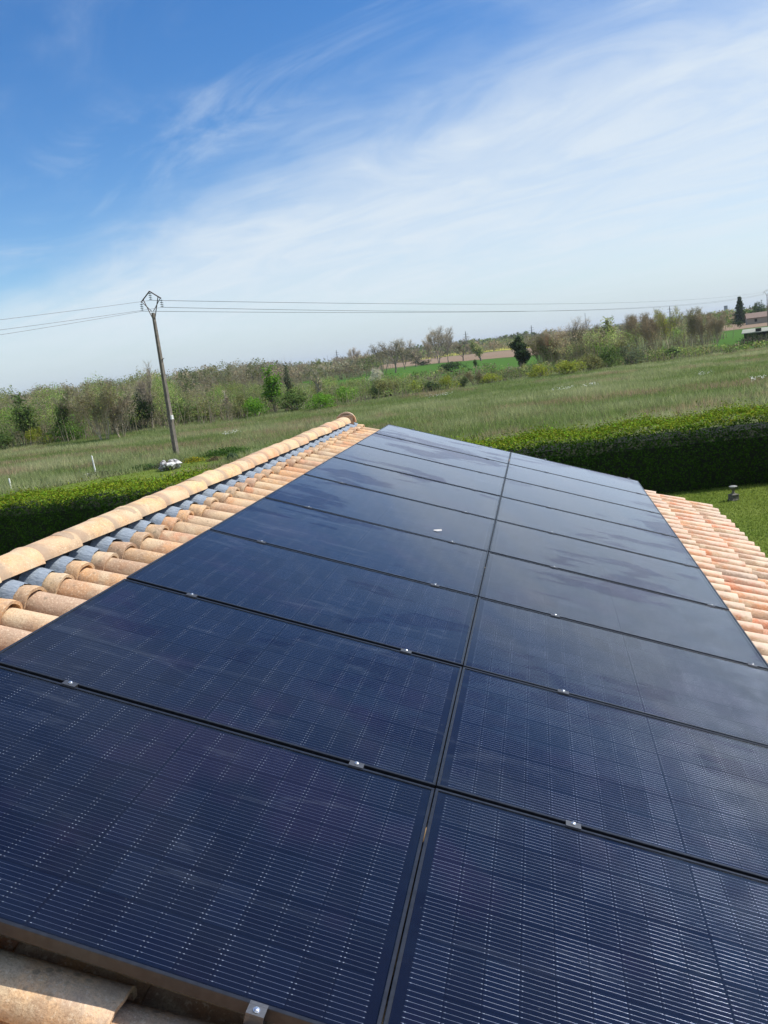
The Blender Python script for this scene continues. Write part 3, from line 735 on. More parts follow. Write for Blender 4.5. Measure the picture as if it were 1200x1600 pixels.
# tufts, closer ones denser: sample in camera-polar coordinates
n = 72000; D = 24+np.sqrt(rng.random(n))*108; az = np.radians(rng.uniform(-41, 21, n))
x = CAM.x+D*np.sin(az); y = CAM.y+D*np.cos(az); m = in_poly(x, y, MP); x = x[m]; y = y[m]; D = D[m]
v1 = vnoise(x, y*1.6, 9, 1)*.5+vnoise(x, y*1.6, 3.1, 2)*.3+vnoise(x, y, 1.1, 3)*.2
v2 = vnoise(x*.6, y*1.8, 6, 8)*.6+vnoise(x, y, 2, 9)*.4
nb = 8; X = np.repeat(x, nb)+rng.normal(0, .22, len(x)*nb); Y = np.repeat(y, nb)+rng.normal(0, .22, len(x)*nb)
V1 = np.repeat(v1, nb); V2 = np.repeat(v2, nb); DD = np.repeat(D, nb); r01 = rng.random(len(X))
H_ = (.26+.30*V1)*rng.uniform(.6, 1.25, len(X)); W_ = .018+.00034*DD
g1 = np.array((.20, .275, .075)); g2 = np.array((.46, .47, .24)); g3 = np.array((.44, .30, .20))
k = np.clip((V1-.35)*2.2+(r01-.5)*.5, 0, 1)[:, None]; tint = g1*(1-k)+g2*k
k = (np.clip((V2-.58)*4, 0, .75)*(r01 > .3))[:, None]; tint = tint*(1-k)+g3*k
near = np.clip((34-DD)/10, 0, 1)[:, None]*.4; tint = tint*(1-near)+np.array((.08, .12, .03))*near
tint *= rng.uniform(.8, 1.2, len(X))[:, None]
bv, bf, bc = blades(np.column_stack([X, Y, np.zeros(len(X))]), H_, W_, rng, tint)
o = obj('meadow_grass', mesh_np('meadow_grass', bv, bf, [BLADE], colors=bc)); tag(o, 'tall seeding meadow grass, olive and straw coloured, beyond the hedge', 'grass', None, 'stuff')
# lawn blades, both visible pieces
LP = [[(3, 10), (9.8, 10), (9.8, 26), (3, 26)], [(-15, 25.6), (-18.5, 30), (-19.5, 36), (-17, 45), (-16, 56), (-21, 52.5), (-22.5, 47.5), (-25, 45.4), (-27, 42.9), (-29, 39.9), (-44, 33), (-24, 24.5)]]
X = []; Y = []
for poly, n in zip(LP, (70000, 120000)):
    px = [p[0] for p in poly]; py = [p[1] for p in poly]; a = rng.uniform(min(px), max(px), n); b = rng.uniform(min(py), max(py), n); m = in_poly(a, b, poly); X.append(a[m]); Y.append(b[m])
X = np.concatenate(X); Y = np.concatenate(Y); q = vnoise(X, Y, 1.3, 4)*.6+vnoise(X, Y, .35, 6)*.4
edge = np.clip((Y-46)/6, 0, 1)*(X < -10)
tint = np.array((.14, .22, .03))*(1-q)[:, None]+np.array((.28, .34, .07))*q[:, None]
bv, bf, bc = blades(np.column_stack([X, Y, np.full(len(X), .006)]), rng.uniform(.03, .07, len(X))*(1+2*edge), rng.uniform(.012, .03, len(X)), rng, tint*rng.uniform(.85, 1.15, len(X))[:, None], .6)
o = obj('lawn_grass', mesh_np('lawn_grass', bv, bf, [BLADE], colors=bc)); tag(o, 'short mown lawn grass beside the house and the left hedge', 'grass', None, 'stuff')
# drifts of white flowers
FW = simple('petal_white', (.8, .8, .74), .7)
def drift(pts, lab, n=60):
    P = []
    for (x0, y0, x1, y1) in pts:
        f = rng.random(n); P.append(np.column_stack([x0+(x1-x0)*f+rng.normal(0, .12, n), y0+(y1-y0)*f+rng.normal(0, .35, n), rng.uniform(.35, .62, n)]))
    P = np.vstack(P); N_ = unit(np.column_stack([rng.normal(0, .4, len(P)), rng.normal(-.5, .4, len(P)), np.ones(len(P))]))
    v, f, c = quads(P, N_, rng.uniform(.04, .08, len(P)), rng.uniform(.04, .07, len(P)), rng)
    tag(obj('white_flowers', mesh_np('white_flowers', v, f, [FW])), lab, 'flowers', None, 'stuff')
drift([(-25.0, 66.5, -23.6, 67.6)], 'short drift of white flowers in the meadow right of the utility pole', 60)
drift([(-9.9, 89.5, -7.3, 91.0)], 'drift of white flowers in the meadow above the panels', 70)
drift([(2.9, 76.6, 5.2, 77.8), (6.0, 78.0, 7.4, 79.2)], 'longest drift of white flowers in the meadow above the right hedge', 55)
drift([(17.0, 63.5, 18.4, 64.8), (15.6, 76, 17.2, 78)], 'drift of white flowers at the right end of the meadow', 45)

# ------------------------------------------------------------------ trees
def skel(rnd, H=1., R0=.022, levels=4, nb=(4, 4, 3, 3), ang=(.75, .7, .6, .6), start=.25, ratio=.62, upb=.25, wander=.12, stems=1):
    segs = []; tips = []
    def grow(p, d, L, r, lev):
        n = 4 if lev < 2 else 2; q = p; pts_ = [p]
        for i in range(n):
            d = (d+Vector((rnd.gauss(0, wander), rnd.gauss(0, wander), rnd.gauss(0, wander)+upb*.12))).normalized()
            e = q+d*(L/n); ra = r*(1-.55*i/n); rb = r*(1-.55*(i+1)/n); segs.append((q, e, ra, rb, lev)); q = e; pts_.append(e)
        if lev >= levels: tips.append((q, d, lev)); return
        for k in range(nb[lev]):
            f = start+(1-start)*(k+rnd.random())/nb[lev] if lev == 0 else .3+.7*(k+rnd.random())/nb[lev]
            i = min(n-1, int(f*n)); b = pts_[i].lerp(pts_[i+1], f*n-i)
            a = ang[lev]*rnd.uniform(.6, 1.2); ph = rnd.uniform(0, 2*math.pi); x = d.orthogonal().normalized(); y = d.cross(x)
            nd = (d*math.cos(a)+(x*math.cos(ph)+y*math.sin(ph))*math.sin(a)+Vector((0, 0, upb))).normalized()
            grow(b, nd, L*ratio*rnd.uniform(.75, 1.15)*(1.15-.5*f if lev == 0 else 1), r*(.55 if lev == 0 else .6), lev+1)
        grow(q, d, L*.45, r*.45, lev+1)
    for s_ in range(stems):
        a = rnd.uniform(0, 6.28); k = .0 if stems == 1 else .28
        grow(Vector((math.cos(a)*.03*(stems > 1), math.sin(a)*.03*(stems > 1), -.02)), Vector((math.cos(a)*k, math.sin(a)*k, 1)).normalized(), H*.5, R0*(1 if stems == 1 else .6), 0)
    return segs, tips
def seg_mesh(segs, n=3):
    V = []; Fc = []
    for a, b, ra, rb, lev in segs:
        nn = 6 if lev == 0 else n; d = (b-a); 
        if d.length < 1e-6: continue
        d.normalize(); x = d.orthogonal().normalized(); y = d.cross(x); o = len(V)
        for c_, r_ in ((a, ra), (b, rb)):
            for i in range(nn): V.append(tuple(c_+r_*(x*math.cos(2*math.pi*i/nn)+y*math.sin(2*math.pi*i/nn))))
        Fc += [(o+i, o+(i+1) % nn, o+nn+(i+1) % nn, o+nn+i) for i in range(nn)]
    return V, Fc
def norm_scale(arrs):
    A = np.vstack([np.asarray(a) for a in arrs]); z1 = np.percentile(A[:, 2], 99.8); r_ = np.percentile(np.hypot(A[:, 0], A[:, 1]), 96)
    out = []
    for a in arrs:
        a = np.array(a, float); a[:, 0] *= .5/r_; a[:, 1] *= .5/r_; a[:, 2] *= 1/z1; out.append(a)
    return out
def twigs(tips, rnd, k, L, wd):
    V = []; Fc = []
    for p, d, lev in tips:
        for _ in range(k):
            e = (d+Vector((rnd.gauss(0, .5), rnd.gauss(0, .5), rnd.gauss(.15, .45)))).normalized()*L*rnd.uniform(.5, 1.3); s = e.orthogonal().normalized()*wd; o = len(V)
            V += [tuple(p-s), tuple(p+s), tuple(p+e)]; Fc.append((o, o+1, o+2))
    return V, Fc
def leafcloud(C, nper, rad, size, rng, flat=1.):
    C = np.asarray(C); P = np.repeat(C, nper, 0)+rng.normal(0, rad, (len(C)*nper, 3))*np.array((1, 1, flat))
    N_ = unit(rng.normal(0, 1, P.shape)+np.array((0, 0, .45))); n = len(P)
    ct = np.repeat(rng.uniform(.72, 1.3, (len(C), 1))*np.column_stack([rng.uniform(.9, 1.2, len(C)), np.ones(len(C)), rng.uniform(.8, 1.1, len(C))]), nper, 0)
    return quads(P, N_, rng.uniform(.7, 1.4, n)*size, rng.uniform(.5, .9, n)*size, rng, ct)
PROTO = {}
def proto(kind, seed):
    rnd = random.Random(seed*7+3); rng = np.random.default_rng(seed+50); name = kind
    tr = None; lf = None
    if kind == 'bare':
        segs, tips = skel(rnd, 1, .020, 4, (6, 4, 3, 3), (.8, .75, .6, .6), .22, .64, .30, .13, 1 if seed % 2 else 2)
        tv, tf = seg_mesh(segs); wv, wf = twigs(tips, rnd, 3, .075, .0018)
        lv, lf_, lc = leafcloud([tuple(p) for p, d, l in tips][::6], 2, .03, .014, rng)
        tv, wv, lv = norm_scale([tv, wv, lv])
    elif kind == 'twiggy':
        segs, tips = skel(rnd, 1, .010, 3, (5, 4, 4), (.38, .45, .5), .08, .55, .5, .08, 4)
        tv, tf = seg_mesh(segs); wv, wf = twigs(tips, rnd, 4, .10, .0022)
        lv, lf_, lc = leafcloud([tuple(p) for p, d, l in tips], 4, .04, .018, rng)
        tv, wv, lv = norm_scale([tv, wv, lv])
    elif kind == 'sapling':
        segs, tips = skel(rnd, 1, .014, 3, (8, 4, 3), (.55, .5, .5), .25, .42, .5, .06, 1)
        tv, tf = seg_mesh(segs); wv, wf = twigs(tips, rnd, 4, .06, .0022)
        lv, lf_, lc = leafcloud([tuple(p) for p, d, l in tips], 2, .03, .018, rng); tv, wv, lv = norm_scale([tv, wv, lv])
    elif kind == 'slim':
        segs, tips = skel(rnd, 1, .022, 3, (9, 4, 3), (.6, .55, .5), .12, .42, .45, .07, 1)
        tv, tf = seg_mesh(segs); wv, wf = twigs(tips, rnd, 2, .05, .0022)
        lv, lf_, lc = leafcloud([tuple(p) for p, d, l in tips], 8, .035, .034, rng); tv, wv, lv = norm_scale([tv, wv, lv])
    elif kind == 'bush':
        lob = [(rnd.gauss(0, .20), rnd.gauss(0, .20), rnd.uniform(.25, .70), rnd.uniform(.18, .34)) for _ in range(9)]
        C = []
        for (a, b, c_, r_) in lob:
            d = unit(rng.normal(0, 1, (34, 3))); q = d*r_*rng.uniform(.65, 1.1, (34, 1))*np.array((1, 1, .85))+np.array((a, b, c_)); C.append(q)
        C = np.vstack(C); C[:, 2] = np.abs(C[:, 2]); C = C[C[:, 2] < 1.05]
        lv, lf_, lc = leafcloud(C, 9, .035, .05, rng)
        segs = []
        for _ in range(9):
            e = C[rng.integers(len(C))]; segs.append((Vector((0, 0, -.02)), Vector((e[0]*.5, e[1]*.5, e[2]*.5)), .018, .012, 1)); segs.append((Vector((e[0]*.5, e[1]*.5, e[2]*.5)), Vector(e), .012, .004, 1))
        tv, tf = seg_mesh(segs); wv = wf = None
        tv, lv = norm_scale([tv, lv]); lv[:, 2] = np.maximum(lv[:, 2], .0)
    elif kind == 'fir':
        segs = [(Vector((0, 0, -.01)), Vector((0, 0, .97)), .022, .004, 0)]; C = []
        for i in range(26):
            z = .08+.9*i/26; rr = .5*(1-z)**.85*rnd.uniform(.75, 1.15)+.02; nb_ = 9
            for k in range(nb_):
                a = 2*math.pi*k/nb_+rnd.uniform(-.3, .3); L_ = rr*rnd.uniform(.7, 1.1); e = Vector((math.cos(a)*L_, math.sin(a)*L_, z-.06*L_/.5+.02))
                segs.append((Vector((0, 0, z)), e, .006, .002, 1))
                for f in np.linspace(.25, 1, 5): C.append(tuple(Vector((0, 0, z)).lerp(e, f)))
        lv, lf_, lc = leafcloud(C, 5, .018, .05, rng, .5); tv, tf = seg_mesh(segs); wv = wf = None; tv, lv = norm_scale([tv, lv])
    elif kind == 'pine':
        segs, tips = skel(rnd, 1, .025, 2, (9, 4), (.9, .6), .3, .42, .35, .06, 1)
        tv, tf = seg_mesh(segs); lv, lf_, lc = leafcloud([tuple(p) for p, d, l in tips], 22, .035, .035, rng); wv = wf = None; tv, lv = norm_scale([tv, lv])
    elif kind == 'ivy':
        segs, tips = skel(rnd, 1, .05, 2, (8, 5), (.8, .8), .2, .45, .2, .12, 1)
        tv, tf = seg_mesh(segs); C = [tuple(a.lerp(b, rnd.random())) for a, b, ra, rb, l in segs for _ in range(3)]
        lv, lf_, lc = leafcloud(C, 16, .035, .035, rng); wv = wf = None; tv, lv = norm_scale([tv, lv])
    bark = PALE if kind == 'sapling' else (LEAFTW if kind == 'twiggy' else BARK)
    out = [('trunk', mesh_np('trunk', tv, tf, [bark]))]
    if wv is not None and len(wv): out.append(('twigs', mesh_np('twigs', wv, wf, [LEAFTW])))
    out.append(('crown', mesh_np('crown', lv, lf_, [LEAF], colors=lc)))
    return out
LEAFTW = bark_mat('twig_bark', (.32, .27, .18), (.48, .41, .29))
names = dict(bare='bare_tree', twiggy='budding_tree', sapling='birch_tree', slim='leafy_tree', bush='bush', fir='fir_tree', pine='pine_tree', ivy='ivy_tree')
def tree(kind, x, y, h, hw, col, label, seed, z=0., group=None):
    key = (kind, seed)
    if key not in PROTO: PROTO[key] = proto(kind, seed)
    r_ = random.Random(hash((round(x*10), round(y*10))) & 0xffff)
    M_ = T(x, y, z) @ Matrix.Rotation(r_.uniform(0, 6.28), 4, 'Z') @ Matrix.Diagonal((2*hw, 2*hw, h, 1))
    e = empty(names[kind], M_); tag(e, label, 'bush' if kind == 'bush' else 'tree', group)
    for nm, me in PROTO[key]:
        o = obj(nm, me, e, M_); o.color = tuple(q*(2.2 if kind == 'twiggy' else 1.75) for q in col)+(1,)
        if nm == 'crown' or nm == 'twigs': o['kind'] = 'stuff'
NSEED = dict(bare=4, twiggy=4, sapling=2, slim=3, bush=4, fir=1, pine=1, ivy=1)
TREES = [
    ('slim', -54.6, 84.4, 5.95, 1.18, (0.07, 0.11, 0.03), 'slender leafy green tree, leftmost tall tree at the wood edge'),
    ('slim', -51.6, 86.3, 5.72, 1.34, (0.07, 0.11, 0.03), 'leafy green poplar standing right above the two low bushes at the left wood edge'),
    ('bush', -53.6, 83.5, 1.93, 1.32, (0.17, 0.2, 0.03), 'low olive and yellow bush at the meadow edge, second bush from the left'),
    ('bush', -51.1, 86.2, 1.82, 1.8, (0.09, 0.19, 0.02), 'rounded bright green bush at the meadow edge left of the utility pole'),
    ('bush', -55.5, 81.1, 2.09, 1.31, (0.07, 0.11, 0.03), 'green bush cut by the left border of the photo at the wood edge'),
    ('twiggy', -43.2, 80.2, 6.68, 2.29, (0.11, 0.12, 0.045), 'tall olive twiggy tree with the highest top left of the utility pole'),
    ('bush', -44.1, 91.1, 3.76, 2.29, (0.028, 0.05, 0.018), 'large dark green bush just left of the utility pole at the meadow edge'),
    ('bare', -43.0, 91.0, 7.15, 1.73, (0.14, 0.13, 0.09), 'bare grey tree with a round crown behind the utility pole'),
    ('twiggy', -41.8, 81.3, 5.27, 1.65, (0.14, 0.13, 0.09), 'grey brown twiggy tree between the dark bush and the tall olive tree'),
    ('twiggy', -68.4, 101.5, 5.86, 1.91, (0.14, 0.13, 0.09), 'thin bare grey tree nearest the left border of the photo'),
    ('twiggy', -49.4, 86.6, 5.51, 1.79, (0.11, 0.12, 0.045), 'olive twiggy tree between the leafy poplar and the tall olive tree'),
    ('bush', -40.4, 94.9, 2.87, 1.77, (0.07, 0.11, 0.03), 'mid green bush directly right of the utility pole'),
    ('bush', -37.6, 95.0, 2.32, 1.91, (0.11, 0.12, 0.045), 'brownish olive bush between the utility pole and the bright green bush'),
    ('pine', -132.6, 304.9, 9.97, 3.32, (0.028, 0.05, 0.018), 'dark spiky tree whose top shows just right of the utility pole'),
    ('bush', -30.1, 91.5, 2.21, 1.96, (0.09, 0.19, 0.02), 'bright lime green round bush above the ridge tiles'),
    ('bush', -32.2, 93.1, 2.63, 1.0, (0.11, 0.12, 0.045), 'dull olive bush touching the left side of the bright lime bush'),
    ('sapling', -35.0, 94.7, 3.6, 0.95, (0.14, 0.13, 0.09), 'bare sapling with a pale trunk left of the bright lime bush'),
    ('fir', -135.3, 395.3, 10.21, 1.44, (0.028, 0.05, 0.018), 'small dark pointed fir above the lime bush on the far wood'),
    ('slim', -30.3, 99.3, 5.86, 1.21, (0.09, 0.19, 0.02), 'tall fresh green tree right of the lime bush'),
    ('fir', -70.0, 175.7, 3.24, 0.8, (0.028, 0.05, 0.018), 'thin dark conifer between the utility pole and the sapling'),
    ('bush', -26.6, 95.8, 2.44, 2.02, (0.07, 0.11, 0.03), 'mid green bush right of the fresh green tree'),
    ('bush', -22.7, 92.6, 1.83, 1.41, (0.09, 0.19, 0.02), 'light green bush in front of the tall pale birch'),
    ('slim', -28.4, 99.9, 5.79, 0.73, (0.08, 0.1, 0.055), 'thin greyish green tree behind the mid green bush'),
    ('sapling', -24.9, 100.9, 4.95, 1.13, (0.11, 0.12, 0.045), 'tall pale birch with olive buds left of the ridge end'),
    ('bush', -21.9, 101.1, 1.99, 1.21, (0.09, 0.19, 0.02), 'bright green bush right of the tall pale birch above the ridge end'),
    ('bush', -18.8, 105.4, 1.48, 0.54, (0.028, 0.05, 0.018), 'narrow dark bush between the bright bush and the olive hedge shrubs'),
    ('bush', -27.7, 153.2, 3.0, 1.9, (0.30, 0.31, 0.24), 'shrub covered in white blossom below the bare tree row'),
    ('bush', -17.6, 110.8, 2.06, 2.18, (0.11, 0.12, 0.045), 'wide olive shrub right of the narrow dark bush'),
    ('bush', -13.4, 105.1, 1.62, 0.74, (0.17, 0.2, 0.03), 'small yellow green shrub at the meadow edge left of the dark one'),
    ('bush', -11.7, 107.2, 1.24, 1.09, (0.028, 0.05, 0.018), 'small dark bush touching the yellow bush at the meadow edge'),
    ('bush', -9.3, 105.4, 1.78, 1.23, (0.17, 0.2, 0.03), 'bright yellow green bush in the middle of the meadow edge'),
    ('bush', -7.6, 107.8, 1.32, 0.5, (0.028, 0.05, 0.018), 'tiny dark bush right of the bright yellow bush'),
    ('twiggy', -6.1, 109.3, 2.16, 1.1, (0.11, 0.12, 0.045), 'olive twiggy shrub right of the tiny dark bush'),
    ('bush', -4.4, 111.9, 1.28, 1.3, (0.17, 0.2, 0.03), 'low yellowish shrub left below the ivy covered tree'),
    ('bare', -85.9, 409.1, 10.57, 4.17, (0.15, 0.095, 0.055), 'small gnarled dark bare tree at the left end of the bare tree row'),
    ('bare', -76.2, 385.9, 8.24, 3.62, (0.16, 0.125, 0.08), 'short brown bare tree second in the bare tree row'),
    ('bare', -47.5, 273.0, 9.34, 4.26, (0.16, 0.125, 0.08), 'bare tree with a dark double trunk in the middle of the bare tree row'),
    ('bare', -40.5, 252.7, 9.39, 4.33, (0.16, 0.125, 0.08), 'bare tree with a thick dark trunk just right of the double trunk one'),
    ('bare', -44.2, 297.4, 9.67, 4.16, (0.16, 0.125, 0.08), 'brown bare tree second from the right end of the bare tree row'),
    ('bare', -44.6, 326.7, 6.66, 3.04, (0.15, 0.095, 0.055), 'small russet bare tree at the right end of the bare tree row'),
    ('bare', -37.3, 339.7, 12.96, 6.03, (0.14, 0.13, 0.09), 'largest bare tree with a wide fan crown on the bright field edge'),
    ('bare', -31.7, 325.2, 9.97, 3.01, (0.14, 0.13, 0.09), 'slim bare tree touching the right side of the largest bare tree'),
    ('bare', -44.7, 370.0, 10.83, 3.15, (0.11, 0.12, 0.045), 'slim bare tree touching the left side of the largest bare tree'),
    ('bare', -26.3, 329.0, 8.1, 3.29, (0.15, 0.095, 0.055), 'brown bare tree in front of the middle lattice pylon'),
    ('slim', -16.5, 284.3, 7.4, 2.84, (0.17, 0.2, 0.08), 'pale green willow right of the brown bare tree'),
    ('bush', -17.3, 192.6, 2.04, 2.83, (0.028, 0.05, 0.018), 'dark green mound of shrub at the near edge of the bright field'),
    ('bush', -12.5, 201.8, 1.82, 0.78, (0.028, 0.05, 0.018), 'tiny dark bush under the pale green willow'),
    ('bush', -43.3, 337.6, 2.04, 3.13, (0.028, 0.05, 0.018), 'low dark shrub under the left side of the largest bare tree'),
    ('ivy', -0.7, 154.6, 5.86, 1.67, (0.028, 0.05, 0.018), 'dark ivy covered tree standing alone at the bright field'),
    ('twiggy', 2.8, 156.0, 6.34, 2.53, (0.11, 0.12, 0.045), 'brown green tree touching the right side of the ivy covered tree'),
    ('twiggy', 6.4, 153.6, 6.78, 2.61, (0.16, 0.125, 0.08), 'tall brown twiggy tree third from the ivy covered tree'),
    ('twiggy', 4.6, 153.1, 5.87, 1.77, (0.15, 0.095, 0.055), 'russet twiggy tree second from the ivy covered tree'),
    ('bare', 9.4, 157.3, 7.37, 2.31, (0.14, 0.13, 0.09), 'grey bare tree with a high crown in the clump right of the ivy tree'),
    ('twiggy', 11.8, 159.7, 6.65, 2.22, (0.11, 0.12, 0.045), 'olive twiggy tree between the grey bare tree and the fresh green tree'),
    ('slim', 14.4, 161.7, 7.29, 2.0, (0.17, 0.2, 0.08), 'fresh green tree at the right end of the thick clump'),
    ('bush', 2.5, 111.2, 1.75, 1.29, (0.17, 0.2, 0.03), 'yellow green bush at the foot of the thick clump, nearest the ivy tree'),
    ('bush', 5.6, 110.8, 1.73, 1.63, (0.17, 0.2, 0.03), 'lime bush at the foot of the thick clump, second from the ivy tree'),
    ('bush', 8.7, 114.1, 2.11, 1.77, (0.11, 0.12, 0.045), 'olive bush at the foot of the thick clump, third from the ivy tree'),
    ('bush', 11.2, 115.6, 2.72, 1.88, (0.07, 0.11, 0.03), 'mid green bush at the foot of the fresh green tree'),
    ('bush', 15.0, 117.7, 2.58, 1.92, (0.08, 0.1, 0.055), 'round grey green bush right of the thick clump'),
    ('bush', 14.8, 134.2, 2.94, 1.35, (0.11, 0.12, 0.045), 'olive shrub behind the round grey green bush'),
    ('bush', 21.0, 127.4, 1.29, 0.9, (0.028, 0.05, 0.018), 'small dark round bush alone in front of the tree row on the right'),
    ('bush', 19.7, 130.1, 0.85, 0.41, (0.028, 0.05, 0.018), 'tiniest dark bush left of the small dark round bush'),
    ('twiggy', 21.3, 192.8, 7.93, 2.09, (0.16, 0.125, 0.08), 'brown tree at the left end of the tree row on the right'),
    ('twiggy', 23.0, 179.3, 7.62, 2.22, (0.16, 0.125, 0.08), 'brown tree second in the tree row on the right'),
    ('twiggy', 24.1, 170.4, 7.35, 1.99, (0.16, 0.125, 0.08), 'brown tree third in the tree row on the right'),
    ('twiggy', 26.6, 165.9, 7.96, 2.58, (0.17, 0.2, 0.03), 'tallest yellow green tree of the tree row on the right'),
    ('twiggy', 29.9, 161.9, 7.27, 2.03, (0.11, 0.12, 0.045), 'olive tree with bare dark stems right of the tallest yellow green tree'),
    ('twiggy', 31.9, 161.1, 6.2, 1.64, (0.16, 0.125, 0.08), 'brown tree second from the right end of the tree row'),
    ('twiggy', 33.1, 157.7, 5.83, 1.61, (0.16, 0.125, 0.08), 'brown tree at the right end of the tree row'),
    ('fir', 92.6, 408.6, 12.47, 2.73, (0.028, 0.05, 0.018), 'large dark fir standing beside the farmhouse on the right'),
    ('bush', 99.9, 406.9, 8.3, 3.21, (0.028, 0.05, 0.018), 'dark round tree top left of the pink roofed farmhouse'),
    ('bush', 75.7, 333.2, 2.34, 1.05, (0.028, 0.05, 0.018), 'small dark shrub at the foot of the large fir'),
    ('bush', 97.5, 407.4, 2.71, 2.24, (0.028, 0.05, 0.018), 'dark hedge clump at the left end of the pink roofed farmhouse'),
    ('bush', 39.4, 160.6, 1.37, 1.14, (0.028, 0.05, 0.018), 'dark shrub left of the open field shed'),
]

for i, (kind, x, y, h, hw, col, lab) in enumerate(TREES):
    b = kind == 'bush'
    tree(kind, x, y, h*(1.15 if b else 1.1 if kind == 'bare' else 1), hw*(1.4 if b else 1.25 if kind == 'bare' else 1.08), col, lab, i % NSEED[kind])

# woods and scrub that read as one mass: one plant is a handful of clumps
def thicket(name, label, spots, cols, dens, leaf, rng, cat='woodland', z=0., sizes=(2.5, 6.5), stemw=.05, crown=0.):
    LV = []; LC = []; LF = []; SV = []; n0 = 0
    for (x, y, h, w_) in spots:
        rnd_crown = rng.random() < crown
        c0 = np.array(cols[rng.integers(len(cols))])*rng.uniform(.65, 1.35); nC = max(4, int(dens*h*w_*.5)); nC = min(nC, 120)
        d = rng.normal(0, .42, (nC, 3)); C = np.column_stack([x+d[:, 0]*w_, y+d[:, 1]*w_, np.abs(.55*h+d[:, 2]*h*.5)]); C[:, 2] = np.minimum(C[:, 2], h*rng.uniform(.6, .96, nC)); q = np.clip(C[:, 2]/h, 0, 1)[:, None]**3*.55; C[:, :2] = C[:, :2]*(1-q)+np.array([x, y])*q
        if rnd_crown:                                   # a tree with a rounded crown of its own
            nC = int(nC*1.5); dd = unit(rng.normal(0, 1, (nC, 3)))*rng.uniform(.45, 1.0, (nC, 1)); C = np.column_stack([x+dd[:, 0]*w_*.9, y+dd[:, 1]*w_*.9, h*.70+dd[:, 2]*h*.36]); c0 = c0*1.2
        v, f, c = leafcloud(C, 8, (.15 if rnd_crown else .20)+.02*h, leaf, rng); LV.append(v); LC.append(c*c0*1.35)
        # upright stems
        ns = max(3, int(w_*3)); b = np.column_stack([x+rng.normal(0, .4*w_, ns), y+rng.normal(0, .4*w_, ns), np.zeros(ns)]); t_ = b+np.column_stack([rng.normal(0, .1*h, ns), rng.normal(0, .1*h, ns), h*rng.uniform(.8, 1.12, ns)])
        SV.append(np.stack([b-[stemw, 0, 0], b+[stemw, 0, 0], t_], 1)); SV.append(np.stack([b-[0, stemw, 0], b+[0, stemw, 0], t_], 1))
    v = np.vstack(LV); c = np.vstack(LC); f = np.arange(len(v)).reshape(-1, 4)
    root = empty(name, T(0, 0, z)); tag(root, label, cat, None, 'stuff')
    o = obj('foliage', mesh_np('foliage', v, f, [LEAF], colors=c), root, T(0, 0, z)); o['kind'] = 'stuff'
    s = np.concatenate(SV).reshape(-1, 3); o = obj('stems', mesh_np('stems', s, np.arange(len(s)).reshape(-1, 3), [LEAFTW]), root, T(0, 0, z)); o['kind'] = 'stuff'
rng = np.random.default_rng(77)
def pol(az, D): return CAM.x+D*math.sin(R(az)), CAM.y+D*math.cos(R(az))
C_OL = [(.17, .24, .06), (.19, .22, .075), (.20, .19, .10), (.12, .21, .04), (.20, .25, .09), (.10, .17, .04), (.22, .20, .13)]
C_GR = [(.11, .16, .045), (.15, .19, .055), (.09, .13, .04), (.17, .185, .075)]
C_BR = [(.20, .18, .12), (.19, .18, .125), (.22, .19, .13), (.14, .16, .07), (.12, .15, .06)]
# left wood right behind the meadow
sp = []
for i in range(330):
    az = rng.uniform(-43, -20.5); D = {0: 104, 1: 112, 2: 125, 3: 145}[i % 4]+rng.uniform(-4, 8)+(-(az+30)*.3)
    x, y = pol(az, D); h = 5.3+.9*math.sin(az*1.9)+.5*math.sin(az*4.7+D)+rng.uniform(-.9, .9)+(.6 if D > 120 else 0)-(1.6 if D < 108 else 0); 
    if az > -24: h *= .62
    sp.append((x, y, h, rng.uniform(1.2, 2.2)))
thicket('wood', 'budding olive and brown wood filling the left edge beyond the meadow', sp, C_OL, 11, .14, rng, crown=.55)
sp = []
for i in range(230):
    az = rng.uniform(-21.5, -8.5); D = rng.uniform(100, 165); D = max(D, 98+(az+20)*.3); x, y = pol(az, D); f = (az+21.5)/13
    sp.append((x, y, rng.uniform(1.4, 3.4)*(1-.45*f)+(1.2 if D > 120 else 0)*(1-f), rng.uniform(1.0, 2.0)))
thicket('scrub', 'mixed green scrub between the left wood and the ridge end beyond the meadow', sp, C_GR+C_OL[:2], 10, .14, rng, crown=.6)
sp = []
for i in range(240):
    az = rng.uniform(-9.5, 12.5); e = 103 if az < -6 else 113+(az > 2)*3; D = e+abs(rng.normal(0, 16)) ; x, y = pol(az, D+2)
    sp.append((x, y, rng.uniform(.6, 1.5)*(1.25 if 0 < az < 8 else 1), rng.uniform(.8, 1.8)))
thicket('scrub', 'low green shrubs and brambles along the far edge of the meadow above the panels', sp, C_GR, 9, .18, rng)
sp = []
for i in range(170):
    az = rng.uniform(-13, 14); D = rng.uniform(140, 200) if az < -3 else rng.uniform(128, 150); x, y = pol(az, D)
    sp.append((x, y, rng.uniform(.7, 1.6) if az < 8.5 else rng.uniform(.3, .9), rng.uniform(1.5, 3)))
thicket('scrub', 'rough bramble patches between the meadow edge and the bright green crop', sp, C_GR+C_OL, 4, .34, rng)
sp = []
for i in range(150):
    az = rng.uniform(.5, 5.2); D = rng.uniform(150, 185); x, y = pol(az, D); sp.append((x, y, rng.uniform(3.2, 5.6), rng.uniform(1.4, 2.6)))
for i in range(55):
    az = rng.uniform(5.0, 11.6); D = rng.uniform(178, 215); x, y = pol(az, D); sp.append((x, y, rng.uniform(3.5, 6.3), rng.uniform(1.4, 2.4)))
thicket('wood', 'thick clump of budding trees in the right half behind the meadow shrubs', sp, C_OL+C_BR, 7, .2, rng, crown=.5)
